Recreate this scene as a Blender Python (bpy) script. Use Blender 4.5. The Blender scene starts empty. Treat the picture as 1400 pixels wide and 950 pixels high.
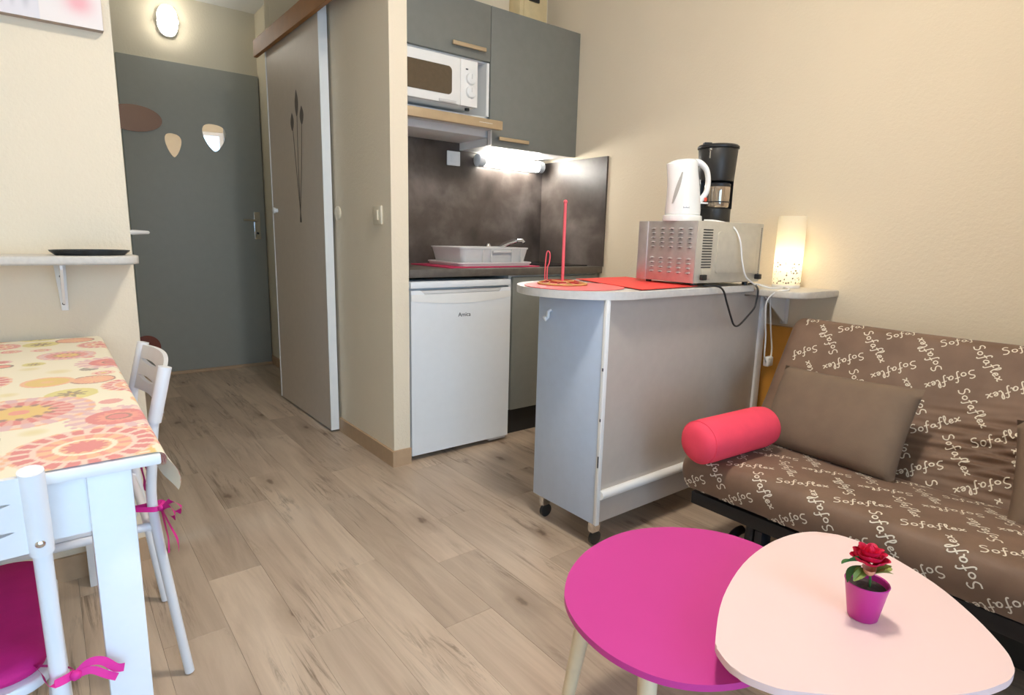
import bpy, bmesh, math, random
from mathutils import Vector, Matrix
PI = math.pi
scene = bpy.context.scene
COL = scene.collection
random.seed(7)

# ------------------------------------------------------------------ camera
cam_d = bpy.data.cameras.new('camera'); cam = bpy.data.objects.new('camera', cam_d); COL.objects.link(cam)
cam_d.sensor_width = 36.0; cam_d.lens = 36.0 * 811.04 / 1400.0
cam_d.clip_start = 0.02
YAW, PITCH, ROLL = 0.66659824, 0.18445791, -0.024072
_f = Vector((math.sin(YAW) * math.cos(PITCH), math.cos(YAW) * math.cos(PITCH), -math.sin(PITCH)))
_r = Vector((math.cos(YAW), -math.sin(YAW), 0)); _d = _f.cross(_r)
_r2 = _r * math.cos(ROLL) + _d * math.sin(ROLL); _d2 = -_r * math.sin(ROLL) + _d * math.cos(ROLL)
m = Matrix.Identity(4)
for i in range(3):
    m[i][0] = _r2[i]; m[i][1] = -_d2[i]; m[i][2] = -_f[i]
m[0][3], m[1][3], m[2][3] = 0, 0, 1.05
cam.matrix_world = m
scene.camera = cam

# ------------------------------------------------------------------ world, exposure, lights
scene.view_settings.view_transform = 'Standard'
scene.view_settings.look = 'None'
scene.view_settings.gamma = 1.0
scene.view_settings.use_curve_mapping = False
scene.view_settings.exposure = 0.8
w = bpy.data.worlds.new('sky'); scene.world = w; w.use_nodes = True
bg = w.node_tree.nodes['Background']
bg.inputs[0].default_value = (0.45, 0.71, 1.0, 1); bg.inputs[1].default_value = 3.0
CEILING_LAMP_W = 88.0
BULB_E = 9.0
TUBE_E = 22.0
HALL_E = 9.0
# the balcony window lets the sky in: a portal guides the sampling of the sky through it
pd = bpy.data.lights.new('window_portal', 'AREA'); pd.shape = 'RECTANGLE'; pd.size = 2.1; pd.size_y = 2.15
pd.cycles.is_portal = True
po = bpy.data.objects.new('window_portal', pd); COL.objects.link(po)
po.location = (0.1, -1.03, 1.1); po.rotation_euler = (PI / 2, 0, 0)

# ------------------------------------------------------------------ colour + material helpers
def lin(c):
    return tuple(((x / 12.92) if x <= 0.04045 else ((x + 0.055) / 1.055) ** 2.4) for x in c)
def rgb(r, g, b): return lin((r / 255, g / 255, b / 255))
class NT:
    def __init__(s, name):
        s.m = bpy.data.materials.new(name); s.m.use_nodes = True
        s.t = s.m.node_tree; s.p = s.t.nodes['Principled BSDF']; s.out = s.t.nodes['Material Output']
    def n(s, typ, **kw):
        x = s.t.nodes.new(typ)
        for k, v in kw.items(): setattr(x, k, v)
        return x
    def l(s, a, b): s.t.links.new(a, b)
    def math(s, op, a, b=None, c=None):
        x = s.n('ShaderNodeMath', operation=op)
        for i, v in enumerate((a, b, c)):
            if v is None: continue
            if isinstance(v, (int, float)): x.inputs[i].default_value = v
            else: s.l(v, x.inputs[i])
        return x.outputs[0]
    def mix(s, f, a, b, blend='MIX'):
        x = s.n('ShaderNodeMix', data_type='RGBA', blend_type=blend)
        for i, v in ((0, f), (6, a), (7, b)):
            if isinstance(v, (int, float)): x.inputs[i].default_value = v
            elif isinstance(v, tuple): x.inputs[i].default_value = (*v[:3], 1)
            else: s.l(v, x.inputs[i])
        return x.outputs[2]
    def ramp(s, f, stops):
        x = s.n('ShaderNodeValToRGB'); e = x.color_ramp.elements
        while len(e) < len(stops): e.new(0.5)
        for i, (p, c) in enumerate(stops):
            e[i].position = p; e[i].color = (*c, 1) if len(c) == 3 else c
        s.l(f, x.inputs[0]); return x.outputs[0]
    def noise(s, vec, scale, detail=3, rough=0.55, dist=0.0):
        x = s.n('ShaderNodeTexNoise'); x.inputs['Scale'].default_value = scale
        x.inputs['Detail'].default_value = detail; x.inputs['Roughness'].default_value = rough
        x.inputs['Distortion'].default_value = dist
        if vec is not None: s.l(vec, x.inputs['Vector'])
        return x.outputs['Fac']
    def obj(s): return s.n('ShaderNodeTexCoord').outputs['Object']
    def mapping(s, vec, scale=(1, 1, 1), loc=(0, 0, 0)):
        x = s.n('ShaderNodeMapping'); x.inputs['Scale'].default_value = scale; x.inputs['Location'].default_value = loc
        s.l(vec, x.inputs['Vector']); return x.outputs[0]
    def bump(s, h, strength=0.2, dist=0.01):
        x = s.n('ShaderNodeBump'); x.inputs['Strength'].default_value = strength; x.inputs['Distance'].default_value = dist
        s.l(h, x.inputs['Height']); s.l(x.outputs[0], s.p.inputs['Normal'])
    def base(s, v):
        if isinstance(v, tuple): s.p.inputs['Base Color'].default_value = (*v[:3], 1)
        else: s.l(v, s.p.inputs['Base Color'])
def plain(name, c, rough=0.5, metal=0.0, var=0.05, scale=25.0, bump=0.0, bscale=200.0, coat=0.0, spec=None):
    k = NT(name); o = k.obj()
    k.p.inputs['Roughness'].default_value = rough; k.p.inputs['Metallic'].default_value = metal
    if spec is not None: k.p.inputs['Specular IOR Level'].default_value = spec
    if coat: k.p.inputs['Coat Weight'].default_value = coat
    nz = k.noise(o, scale, 3)
    d = tuple(x * (1 - var) for x in c); b = tuple(min(1, x * (1 + var)) for x in c)
    k.base(k.ramp(nz, [(0.3, d), (0.7, b)]))
    if bump: k.bump(k.noise(o, bscale, 2), bump, 0.002)
    return k.m
def emis(name, c, e):
    k = NT(name); k.base(c); k.p.inputs['Emission Color'].default_value = (*c, 1); k.p.inputs['Emission Strength'].default_value = e
    return k.m

M = {}
def wallmat(name, c):
    k = NT(name); o = k.obj(); k.p.inputs['Roughness'].default_value = 0.85
    k.p.inputs['Specular IOR Level'].default_value = 0.25
    k.base(k.ramp(k.noise(o, 2.2, 4), [(0.3, tuple(x * 0.97 for x in c)), (0.7, c)]))
    h = k.math('ADD', k.noise(o, 70, 4, 0.6), k.math('MULTIPLY', k.noise(o, 160, 2), 0.5))
    k.bump(h, 0.35, 0.004); return k.m
M['wall'] = wallmat('plaster_wall', rgb(236, 222, 198))
M['wall_hall'] = wallmat('plaster_hall', rgb(226, 216, 192))
M['wall_partition'] = wallmat('partition_paper', rgb(240, 226, 202))
M['ceil'] = wallmat('ceiling_white', rgb(240, 240, 238))
M['beige_base'] = plain('baseboard_beige', rgb(190, 160, 128), 0.55)
M['valance'] = plain('valance_wood', rgb(168, 112, 56), 0.5, var=0.12, scale=9)
M['grey_door'] = plain('grey_door_paint', rgb(162, 163, 154), 0.5, var=0.02, bump=0.08, bscale=300)
M['grey_cab'] = plain('grey_laminate', rgb(128, 129, 123), 0.42, var=0.03, bump=0.05, bscale=400)
M['white'] = plain('white_plastic', rgb(240, 240, 238), 0.35, var=0.01)
M['white_gloss'] = plain('white_gloss_plastic', rgb(244, 243, 240), 0.18, var=0.01, coat=0.3)
M['white_paint'] = plain('white_lacquer', rgb(240, 240, 242), 0.3, var=0.015)
M['white_metal'] = plain('white_tube_paint', rgb(236, 238, 242), 0.28, var=0.01)
M['fridge'] = plain('fridge_enamel', rgb(236, 239, 242), 0.3, var=0.01)
M['grey_plastic'] = plain('light_grey_plastic', rgb(214, 212, 210), 0.45, var=0.02)
M['greypanel'] = plain('peninsula_grey_panel', rgb(194, 184, 174), 0.4, var=0.025, bump=0.05, bscale=350)
M['endpanel'] = plain('peninsula_end_panel', rgb(196, 210, 230), 0.4, var=0.02)
M['slide'] = plain('sliding_panel', rgb(212, 198, 182), 0.42, var=0.02, bump=0.05, bscale=300)
M['handle'] = plain('champagne_aluminium', rgb(205, 184, 152), 0.35, 0.55, var=0.03)
M['chrome'] = plain('chrome', (0.75, 0.75, 0.76), 0.14, 1.0, var=0.02)
M['steel'] = plain('brushed_steel', (0.62, 0.59, 0.58), 0.38, 0.7, var=0.06, scale=40)
M['steel_warm'] = plain('painted_steel_back', rgb(205, 198, 182), 0.42, 0.25, var=0.04, scale=40)
M['black'] = plain('black_plastic', (0.018, 0.018, 0.02), 0.38, var=0.1)
M['black_soft'] = plain('charcoal_plastic', (0.028, 0.026, 0.024), 0.42, var=0.1)
M['dark'] = plain('dark_gap', (0.012, 0.012, 0.013), 0.7)
M['blackmetal'] = plain('black_sofa_steel', (0.015, 0.015, 0.018), 0.4, 0.2, var=0.1)
M['microglass'] = plain('microwave_window', rgb(94, 80, 62), 0.25, var=0.06, scale=60)
M['red_mat'] = plain('coral_red_placemat', rgb(248, 74, 66), 0.55, var=0.03, bump=0.1)
M['pink_mat'] = plain('round_pink_placemat', rgb(244, 122, 122), 0.5, var=0.03, bump=0.1)
M['pinkwire'] = plain('pink_painted_wire', rgb(226, 92, 100), 0.4)
M['redwire'] = plain('red_wire', rgb(170, 52, 36), 0.45)
M['tan'] = plain('tan_cane', rgb(205, 160, 96), 0.6, var=0.12)
M['magenta_pot'] = plain('magenta_glaze', rgb(196, 46, 142), 0.35, var=0.02)
M['magenta_top'] = plain('magenta_lacquer', rgb(206, 62, 150), 0.42, var=0.015, scale=8, spec=0.35)
M['pink_top'] = plain('pale_pink_lacquer', rgb(244, 214, 210), 0.42, var=0.01, scale=8)
M['legwood'] = plain('pale_beech', rgb(232, 212, 176), 0.5, var=0.06, scale=18)
M['cush'] = plain('fuchsia_cotton', rgb(206, 26, 128), 0.8, var=0.06, bump=0.2, bscale=500)
M['ribbon'] = plain('fuchsia_ribbon', rgb(222, 40, 150), 0.7, var=0.06)
M['bolster'] = plain('coral_pink_jersey', rgb(246, 72, 98), 0.8, var=0.03, bump=0.15, bscale=500)
M['pillow'] = plain('taupe_microfibre', rgb(126, 106, 88), 0.85, var=0.07, scale=14, bump=0.2, bscale=400)
M['letter'] = plain('cream_print', rgb(232, 222, 204), 0.8, var=0.02)
M['inklogo'] = plain('dark_print', rgb(60, 60, 66), 0.5)
M['rose'] = plain('rose_petal', rgb(222, 18, 72), 0.6, var=0.2, scale=60)
M['bud'] = plain('bud_petal', rgb(216, 150, 120), 0.65, var=0.2, scale=60)
M['leaf'] = plain('dark_leaf', rgb(58, 108, 52), 0.55, var=0.25, scale=60)
M['leaf2'] = plain('light_leaf', rgb(136, 152, 72), 0.55, var=0.2, scale=60)
M['soil'] = plain('dark_soil', rgb(66, 54, 52), 0.9, var=0.3, scale=150, bump=0.8, bscale=150)
M['pine'] = plain('orange_pine', rgb(222, 158, 66), 0.45, var=0.1, scale=6)
M['cream_box'] = plain('cream_box', rgb(226, 204, 158), 0.6)
M['traydark'] = plain('dark_marbled_tray', rgb(28, 34, 38), 0.3, var=0.7, scale=40)
M['cream_switch'] = plain('cream_switch', rgb(226, 214, 190), 0.4)
M['skirt'] = plain('black_plinth', (0.02, 0.019, 0.018), 0.6)
M['printgrey'] = plain('reed_print', rgb(112, 100, 92), 0.6, var=0.1)
M['brown_reflection'] = plain('mirror_brown_reflection', rgb(104, 74, 54), 0.35, 0.3, var=0.06, scale=3)  # reflected dark wood put into the base colour
M['terracotta'] = plain('terracotta_sticker', rgb(130, 62, 38), 0.4, 0.2, var=0.06, scale=6)
M['canvas_side'] = plain('canvas_edge', rgb(176, 158, 146), 0.8)
M['tilestone'] = plain('grey_stone_worktop', rgb(96, 88, 80), 0.45, var=0.2, scale=30)
M['shelfgrey'] = plain('pale_grey_stone_laminate', rgb(206, 200, 190), 0.5, var=0.06, scale=90)
M['countergrey'] = plain('pale_grey_counter', rgb(212, 208, 202), 0.4, var=0.05, scale=70)
M['cap'] = plain('lamp_endcap', rgb(222, 226, 230), 0.4)
M['orange_sw'] = plain('red_switch', rgb(226, 78, 40), 0.35)
M['gauge'] = plain('kettle_gauge', rgb(176, 172, 166), 0.3)
M['towel'] = plain('raspberry_drying_mat', rgb(196, 52, 92), 0.8)
k = NT('mirror'); k.base((0.92, 0.93, 0.93)); k.p.inputs['Metallic'].default_value = 1; k.p.inputs['Roughness'].default_value = 0.015; M['mirror'] = k.m
k = NT('hob_glass'); k.base((0.012, 0.012, 0.014)); k.p.inputs['Roughness'].default_value = 0.12; M['hob'] = k.m
# dark clouded splashback
k = NT('splash_stone'); o = k.obj()
n1 = k.noise(o, 4.2, 5, 0.55, 0.3); n2 = k.noise(o, 24, 4, 0.6)
k.base(k.mix(k.math('MULTIPLY', n2, 0.35), k.ramp(n1, [(0.30, rgb(62, 54, 50)), (0.5, rgb(92, 82, 76)), (0.72, rgb(134, 124, 118))]), rgb(66, 58, 54)))
k.p.inputs['Roughness'].default_value = 0.36; M['splash'] = k.m
# window glass
k = NT('window_glass'); tr = k.n('ShaderNodeBsdfTransparent'); gl = k.n('ShaderNodeBsdfGlossy'); gl.inputs['Roughness'].default_value = 0.02
fr = k.n('ShaderNodeFresnel'); fr.inputs[0].default_value = 1.45; mx = k.n('ShaderNodeMixShader')
k.l(fr.outputs[0], mx.inputs[0]); k.l(tr.outputs[0], mx.inputs[1]); k.l(gl.outputs[0], mx.inputs[2]); k.l(mx.outputs[0], k.out.inputs[0]); M['glass'] = k.m
k = NT('carafe_glass'); k.base((0.5, 0.42, 0.34)); k.p.inputs['Roughness'].default_value = 0.08; k.p.inputs['Metallic'].default_value = 0.75; M['carafe'] = k.m
# lamp shade
k = NT('lamp_shade_paper'); df = k.n('ShaderNodeBsdfDiffuse'); tl = k.n('ShaderNodeBsdfTranslucent'); mx = k.n('ShaderNodeMixShader')
df.inputs[0].default_value = (0.92, 0.88, 0.78, 1); tl.inputs[0].default_value = (0.95, 0.90, 0.76, 1); mx.inputs[0].default_value = 0.5
k.l(df.outputs[0], mx.inputs[1]); k.l(tl.outputs[0], mx.inputs[2]); k.l(mx.outputs[0], k.out.inputs[0]); M['shade'] = k.m
M['tube'] = emis('lit_tube', (1.0, 0.97, 0.9), TUBE_E)
M['halllight'] = emis('lit_bulkhead', (1.0, 0.94, 0.84), HALL_E)
M['bulb'] = emis('lit_bulb', (1.0, 0.82, 0.55), BULB_E)
M['ceil_lamp'] = emis('lit_ceiling_globe', (1.0, 0.92, 0.80), CEILING_LAMP_W)
# floor planks
def plank_mat():
    k = NT('oak_vinyl_plank'); o = k.obj()
    ri = k.n('ShaderNodeObjectInfo').outputs['Random']
    off = k.n('ShaderNodeCombineXYZ'); k.l(k.math('MULTIPLY', ri, 37.0), off.inputs[0]); k.l(k.math('MULTIPLY', ri, 91.0), off.inputs[1])
    av = k.n('ShaderNodeVectorMath', operation='ADD'); k.l(o, av.inputs[0]); k.l(off.outputs[0], av.inputs[1]); v = av.outputs[0]
    g1 = k.noise(k.mapping(v, (14, 1.3, 1)), 1.0, 5, 0.6, 1.2)
    g2 = k.noise(k.mapping(v, (90, 5, 1)), 1.0, 4, 0.65, 0.4)
    cl = k.noise(k.mapping(v, (3.2, 1.1, 1)), 1.0, 3, 0.5)
    c = k.ramp(g1, [(0.25, rgb(146, 130, 118)), (0.42, rgb(186, 172, 160)), (0.58, rgb(206, 194, 182)), (0.78, rgb(216, 206, 196))])
    c = k.mix(k.math('MULTIPLY', g2, 0.45), c, rgb(152, 132, 114))
    tint = k.ramp(cl, [(0.35, rgb(186, 170, 156)), (0.65, rgb(226, 214, 202))])
    c = k.mix(0.5, c, tint, 'MULTIPLY'); c = k.mix(0.22, c, rgb(255, 240, 220), 'ADD')
    # streaky dark cracks along the grain
    cr = k.noise(k.mapping(v, (22, 1.5, 1), (4, 3, 0)), 1.0, 6, 0.72, 2.4)
    crm = k.ramp(cr, [(0.50, (0, 0, 0)), (0.66, (1, 1, 1))])
    zone = k.ramp(k.noise(k.mapping(v, (5, 1.6, 1), (9, 2, 0)), 1.0, 2), [(0.46, (0, 0, 0)), (0.62, (1, 1, 1))])
    c = k.mix(k.math('MULTIPLY', k.math('MULTIPLY', crm, zone), 0.75), c, rgb(104, 84, 66))
    # knots
    vo = k.n('ShaderNodeTexVoronoi', voronoi_dimensions='2D'); vo.inputs['Scale'].default_value = 1.0
    wv = k.n('ShaderNodeTexNoise'); wv.inputs['Scale'].default_value = 38.0; wv.inputs['Detail'].default_value = 3; k.l(k.mapping(v, (1, 0.5, 1)), wv.inputs['Vector'])
    va = k.n('ShaderNodeVectorMath', operation='MULTIPLY_ADD'); va.inputs[1].default_value = (0.16, 0.16, 0)
    k.l(wv.outputs['Color'], va.inputs[0]); k.l(k.mapping(v, (5.2, 2.4, 1)), va.inputs[2]); k.l(va.outputs[0], vo.inputs['Vector']); vd = vo.outputs['Distance']
    kn = k.ramp(vd, [(0.03, (1, 1, 1)), (0.075, (0, 0, 0))])
    sel = k.ramp(k.n('ShaderNodeSeparateColor').outputs[0], [(0.0, (0, 0, 0)), (1, (1, 1, 1))])
    sc = k.t.nodes['Separate Color'] if 'Separate Color' in k.t.nodes else None
    if sc: k.l(vo.outputs['Color'], sc.inputs[0])
    selm = k.ramp(sc.outputs[0], [(0.66, (0, 0, 0)), (0.70, (1, 1, 1))])
    c = k.mix(k.math('MULTIPLY', k.math('MULTIPLY', kn, selm), 0.7), c, rgb(92, 70, 54))
    halo = k.ramp(vd, [(0.05, (1, 1, 1)), (0.34, (0, 0, 0))])
    c = k.mix(k.math('MULTIPLY', k.math('MULTIPLY', halo, selm), 0.4), c, rgb(128, 104, 84))
    # each plank its own tone
    tone = k.ramp(ri, [(0, rgb(226, 220, 212)), (0.5, rgb(240, 234, 226)), (1, rgb(255, 250, 242))])
    c = k.mix(1.0, c, tone, 'MULTIPLY')
    k.base(c); k.p.inputs['Roughness'].default_value = 0.44
    k.bump(g2, 0.1, 0.002)
    return k.m
M['plank'] = plank_mat()
# taupe sofa cover
k = NT('sofa_cover'); o = k.obj(); k.p.inputs['Roughness'].default_value = 0.62
k.p.inputs['Sheen Weight'].default_value = 0.08
k.base(k.ramp(k.noise(o, 9, 4), [(0.3, rgb(112, 86, 68)), (0.7, rgb(130, 102, 82))]))
k.bump(k.noise(o, 420, 2), 0.12, 0.002); M['sofa'] = k.m
# vertex-colour prints (tablecloth and canvas)
def printmat(name, rough):
    k = NT(name); a = k.n('ShaderNodeVertexColor'); a.layer_name = 'print'
    o = k.obj(); c = k.mix(k.math('MULTIPLY', k.noise(o, 300, 2), 0.08), a.outputs[0], (0.9, 0.85, 0.75))
    k.base(c); k.p.inputs['Roughness'].default_value = rough; return k.m
M['cloth'] = printmat('printed_tablecloth', 0.55)
M['canvas'] = printmat('printed_canvas', 0.8)

# ------------------------------------------------------------------ mesh helpers
class MB:
    def __init__(s): s.b = bmesh.new()
    def box(s, x0, x1, y0, y1, z0, z1, bev=0.0, seg=2, rot=None):
        r = bmesh.ops.create_cube(s.b, size=1.0)
        vs = r['verts']
        for v in vs:
            v.co = Vector(((x0 + x1) / 2 + v.co.x * (x1 - x0), (y0 + y1) / 2 + v.co.y * (y1 - y0), (z0 + z1) / 2 + v.co.z * (z1 - z0)))
        if bev > 0:
            es = list({e for v in vs for e in v.link_edges})
            bmesh.ops.bevel(s.b, geom=es, offset=bev, segments=seg, affect='EDGES', profile=0.5)
        return s
    def grid(s, rows, closed_u=False, closed_v=False):
        V = [[s.b.verts.new(p) for p in r] for r in rows]
        nu, nv = len(V), len(V[0])
        for i in range(nu if closed_u else nu - 1):
            for j in range(nv if closed_v else nv - 1):
                a, b, c, d = V[i][j], V[(i + 1) % nu][j], V[(i + 1) % nu][(j + 1) % nv], V[i][(j + 1) % nv]
                try: s.b.faces.new((a, b, c, d))
                except ValueError: pass
        return V
    def cap(s, ring):
        try: s.b.faces.new(ring)
        except ValueError: pass
    def lathe(s, prof, seg=32, c=(0, 0, 0), sx=1.0, sy=1.0):
        rows = [[Vector((c[0] + r * sx * math.cos(2 * PI * k / seg), c[1] + r * sy * math.sin(2 * PI * k / seg), c[2] + z)) for k in range(seg)] for r, z in prof]
        V = s.grid(rows, False, True)
        s.cap(V[0][::-1]); s.cap(V[-1]); return s
    def tube(s, pts, r, seg=10, closed=False, flat=None):
        pts = [Vector(p) for p in pts]; n = len(pts); rows = []
        up = None
        for i, p in enumerate(pts):
            if closed: t = pts[(i + 1) % n] - pts[i - 1]
            else: t = pts[min(i + 1, n - 1)] - pts[max(i - 1, 0)]
            t.normalize()
            if up is None: up = t.orthogonal().normalized()
            up = (up - t * up.dot(t)); up = up.normalized() if up.length > 1e-6 else t.orthogonal().normalized()
            sd = t.cross(up); rr = r[i] if isinstance(r, (list, tuple)) else r
            rows.append([p + (up * math.cos(2 * PI * k / seg) + sd * math.sin(2 * PI * k / seg)) * rr for k in range(seg)])
        V = s.grid(rows, closed, True)
        if not closed: s.cap(V[0][::-1]); s.cap(V[-1])
        return s
    def prism(s, outline, z0, z1, bev=0.0, seg=2):
        vb = [s.b.verts.new((x, y, z0)) for x, y in outline]; vt = [s.b.verts.new((x, y, z1)) for x, y in outline]
        n = len(outline); fs = []
        s.b.faces.new(vb[::-1]); s.b.faces.new(vt)
        for i in range(n): s.b.faces.new((vb[i], vb[(i + 1) % n], vt[(i + 1) % n], vt[i]))
        if bev:
            es = []
            for ring in (vb, vt):
                for i in range(n):
                    e = s.b.edges.get((ring[i], ring[(i + 1) % n]))
                    if e: es.append(e)
            bmesh.ops.bevel(s.b, geom=es, offset=bev, segments=seg, affect='EDGES', profile=0.5)
        return s
    def sphere(s, c, r, sub=2, sc=(1, 1, 1)):
        q = bmesh.ops.create_icosphere(s.b, subdivisions=sub, radius=1)
        for v in q['verts']: v.co = Vector((c[0] + v.co.x * r * sc[0], c[1] + v.co.y * r * sc[1], c[2] + v.co.z * r * sc[2]))
        return s
    def xf(s, mat):
        s.b.transform(mat); return s
    def mesh(s, name, mat, smooth=True, ang=40):
        me = bpy.data.meshes.new(name)
        bmesh.ops.recalc_face_normals(s.b, faces=s.b.faces)
        s.b.to_mesh(me); s.b.free()
        if smooth:
            me.shade_smooth(); me.set_sharp_from_angle(angle=math.radians(ang))
        me.materials.append(M[mat] if isinstance(mat, str) else mat)
        return me
    def build(s, name, mat, parent=None, loc=(0, 0, 0), rotz=0, smooth=True, ang=40):
        o = bpy.data.objects.new(name, s.mesh(name, mat, smooth, ang)); COL.objects.link(o)
        o.location = loc; o.rotation_euler = (0, 0, rotz)
        if parent: o.parent = parent
        return o
def linkmesh(name, me, parent=None, loc=(0, 0, 0), rot=(0, 0, 0), sc=None):
    o = bpy.data.objects.new(name, me); COL.objects.link(o); o.location = loc; o.rotation_euler = rot
    if sc: o.scale = sc
    if parent: o.parent = parent
    return o
def tag(o, label, cat, group=None):
    o['label'] = label; o['category'] = cat
    if group: o['group'] = group
    return o
def thing(name, label, cat, loc=(0, 0, 0), rotz=0, group=None):
    o = bpy.data.objects.new(name, None); COL.objects.link(o); o.empty_display_size = 0.05
    o.location = loc; o.rotation_euler = (0, 0, rotz); return tag(o, label, cat, group)
def struct(o): o['kind'] = 'structure'; return o
def plabel(o, label): o['label'] = label; return o
def arc(cx, cy, r, a0, a1, n):
    return [(cx + r * math.cos(a0 + (a1 - a0) * i / n), cy + r * math.sin(a0 + (a1 - a0) * i / n)) for i in range(n + 1)]
def rrect(x0, x1, y0, y1, r, n=6):
    return arc(x1 - r, y0 + r, r, -PI / 2, 0, n) + arc(x1 - r, y1 - r, r, 0, PI / 2, n) + arc(x0 + r, y1 - r, r, PI / 2, PI, n) + arc(x0 + r, y0 + r, r, PI, 1.5 * PI, n)
def crom(pts, n=6, closed=False):
    P = [Vector(p) for p in pts]; out = []; N = len(P)
    for i in range(N if closed else N - 1):
        p1, p2 = P[i], P[(i + 1) % N]
        p0 = P[i - 1] if (closed or i > 0) else p1; p3 = P[(i + 2) % N] if (closed or i + 2 < N) else p2
        for k in range(n):
            t = k / n
            out.append(0.5 * ((2 * p1) + (p2 - p0) * t + (2 * p0 - 5 * p1 + 4 * p2 - p3) * t * t + (3 * p1 - p0 - 3 * p2 + p3) * t ** 3))
    if not closed: out.append(P[-1])
    return out
def text_obj(name, body, size, mat, parent, mtx, extrude=0.0004, shear=0.0):
    cu = bpy.data.curves.new(name, 'FONT'); cu.body = body; cu.size = size; cu.extrude = extrude; cu.align_x = 'CENTER'; cu.shear = shear
    tmp = bpy.data.objects.new('tmp', cu); COL.objects.link(tmp)
    bpy.context.view_layer.update()
    me = bpy.data.meshes.new_from_object(tmp.evaluated_get(bpy.context.evaluated_depsgraph_get()))
    bpy.data.objects.remove(tmp); bpy.data.curves.remove(cu)
    me.name = name; me.materials.clear(); me.materials.append(M[mat])
    o = bpy.data.objects.new(name, me); COL.objects.link(o); o.parent = parent; o.matrix_local = mtx
    return o

# ================================================================== SETTING
XR, YB, YE, ZC = 2.488, 2.90, 4.88, 2.605      # right wall, kitchen back wall, hall end wall, ceiling
XL, YW = -1.0, -1.08                           # far left wall, window wall
def wall(name, mat, *b): return struct(MB().box(*b).build(name, mat, smooth=False))
wall('wall_right', 'wall', XR, XR + 0.1, YW - 0.1, YB + 0.1, 0, ZC)
wall('wall_kitchen', 'wall', 1.2625, XR, YB, YB + 0.1, 0, ZC)
wall('wall_left', 'wall', XL, 0.208, 2.10, 2.18, 0, ZC)
# hall left wall with an opening for the bathroom door
wall('wall_hall_left', 'wall_hall', 0.11, 0.205, 3.02, YE, 0, ZC)
wall('wall_hall_left_lintel', 'wall_hall', 0.11, 0.205, 2.20, 3.02, 2.05, ZC)
wall('wall_far_left', 'wall', XL - 0.1, XL, YW - 0.1, 2.18, 0, ZC)
wall('wall_hall_end', 'wall_hall', 0.11, 1.46, YE + 0.02, YE + 0.12, 0, ZC)
wall('wall_hall_right', 'wall_hall', 1.38, 1.46, 3.935, YE + 0.02, 0, ZC)
wall('wall_partition', 'wall_partition', 1.18, 1.262, 2.352, 3.15, 0, ZC)
wall('wall_closet_jamb', 'wall_hall', 1.165, 1.38, 3.83, 3.93, 0, ZC)
wall('wall_closet_back', 'wall_hall', 1.72, 1.80, 3.00, 3.93, 0, ZC)
wall('wall_above_closet', 'wall_hall', 1.165, 1.178, 2.40, 3.828, 2.16, ZC)
struct(MB().box(XL - 0.1, XR + 0.1, YW - 0.1, YE + 0.12, ZC, ZC + 0.08).build('ceiling', 'ceil', smooth=False))
# window wall behind the camera: opening x -0.2..2.2, z 0.02..2.2
wall('wall_rear_left', 'wall', XL - 0.1, -0.95, YW - 0.1, YW, 0, ZC)
wall('wall_rear_right', 'wall', 1.15, XR + 0.1, YW - 0.1, YW, 0, ZC)
wall('wall_rear_top', 'wall', -0.95, 1.15, YW - 0.1, YW, 2.2, ZC)
wf = MB()
for x in (-0.95, -0.27, 0.41, 1.09): wf.box(x, x + 0.06, YW - 0.08, YW - 0.02, 0.06, 2.14)
wf.box(-0.95, 1.15, YW - 0.08, YW - 0.02, 0.0, 0.06); wf.box(-0.95, 1.15, YW - 0.08, YW - 0.02, 2.14, 2.2)
win = struct(wf.build('window_1', 'white_paint', smooth=False))
for x in (-0.89, -0.21, 0.47): MB().box(x, x + 0.62, YW - 0.055, YW - 0.05, 0.06, 2.14).build('pane', 'glass', win, smooth=False)
# floor with planks
fl = struct(MB().box(XL - 0.1, XR + 0.1, YW - 0.1, YE + 0.12, -0.06, -0.008).build('floor', 'dark', smooth=False))
PWID, PLEN = 0.155, 0.92
JO = {-4: 1.585, -3: 1.847, -2: 1.407, -1: 1.67, 0: 1.236, 1: 1.53}
i0 = int(math.floor((XL - 0.765) / PWID)); i1 = int(math.ceil((XR - 0.765) / PWID))
rp = random.Random(3)
for i in range(i0, i1):
    x0 = 0.765 + i * PWID; x1 = min(x0 + PWID, XR - 0.001); x0 = max(x0, XL + 0.001)
    if x1 - x0 < 0.01: continue
    j0 = JO.get(i, 1.2 + rp.random() * PLEN)
    ymax = YE + 0.015 if -0.05 + 0.11 < (x0 + x1) / 2 < 1.5 else (2.895 if (x0 + x1) / 2 > 1.0 else 2.095)
    k0 = math.floor((YW - j0) / PLEN); y = j0 + k0 * PLEN
    while y < ymax - 0.01:
        a, b = max(y, YW + 0.001), min(y + PLEN, ymax)
        if b - a > 0.02:
            cx, cy = (x0 + x1) / 2, (a + b) / 2; hx, hy = (x1 - x0) / 2 - 0.0002, (b - a) / 2 - 0.0002
            q = MB(); q.box(-hx, hx, -hy, hy, -0.008, 0.0, 0)
            top = [e for e in q.b.edges if all(v.co.z > -0.001 for v in e.verts)]
            bmesh.ops.bevel(q.b, geom=top, offset=0.0005, segments=1, affect='EDGES')
            q.build('plank', 'plank', fl, (cx, cy, 0), smooth=False)
        y += PLEN
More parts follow.
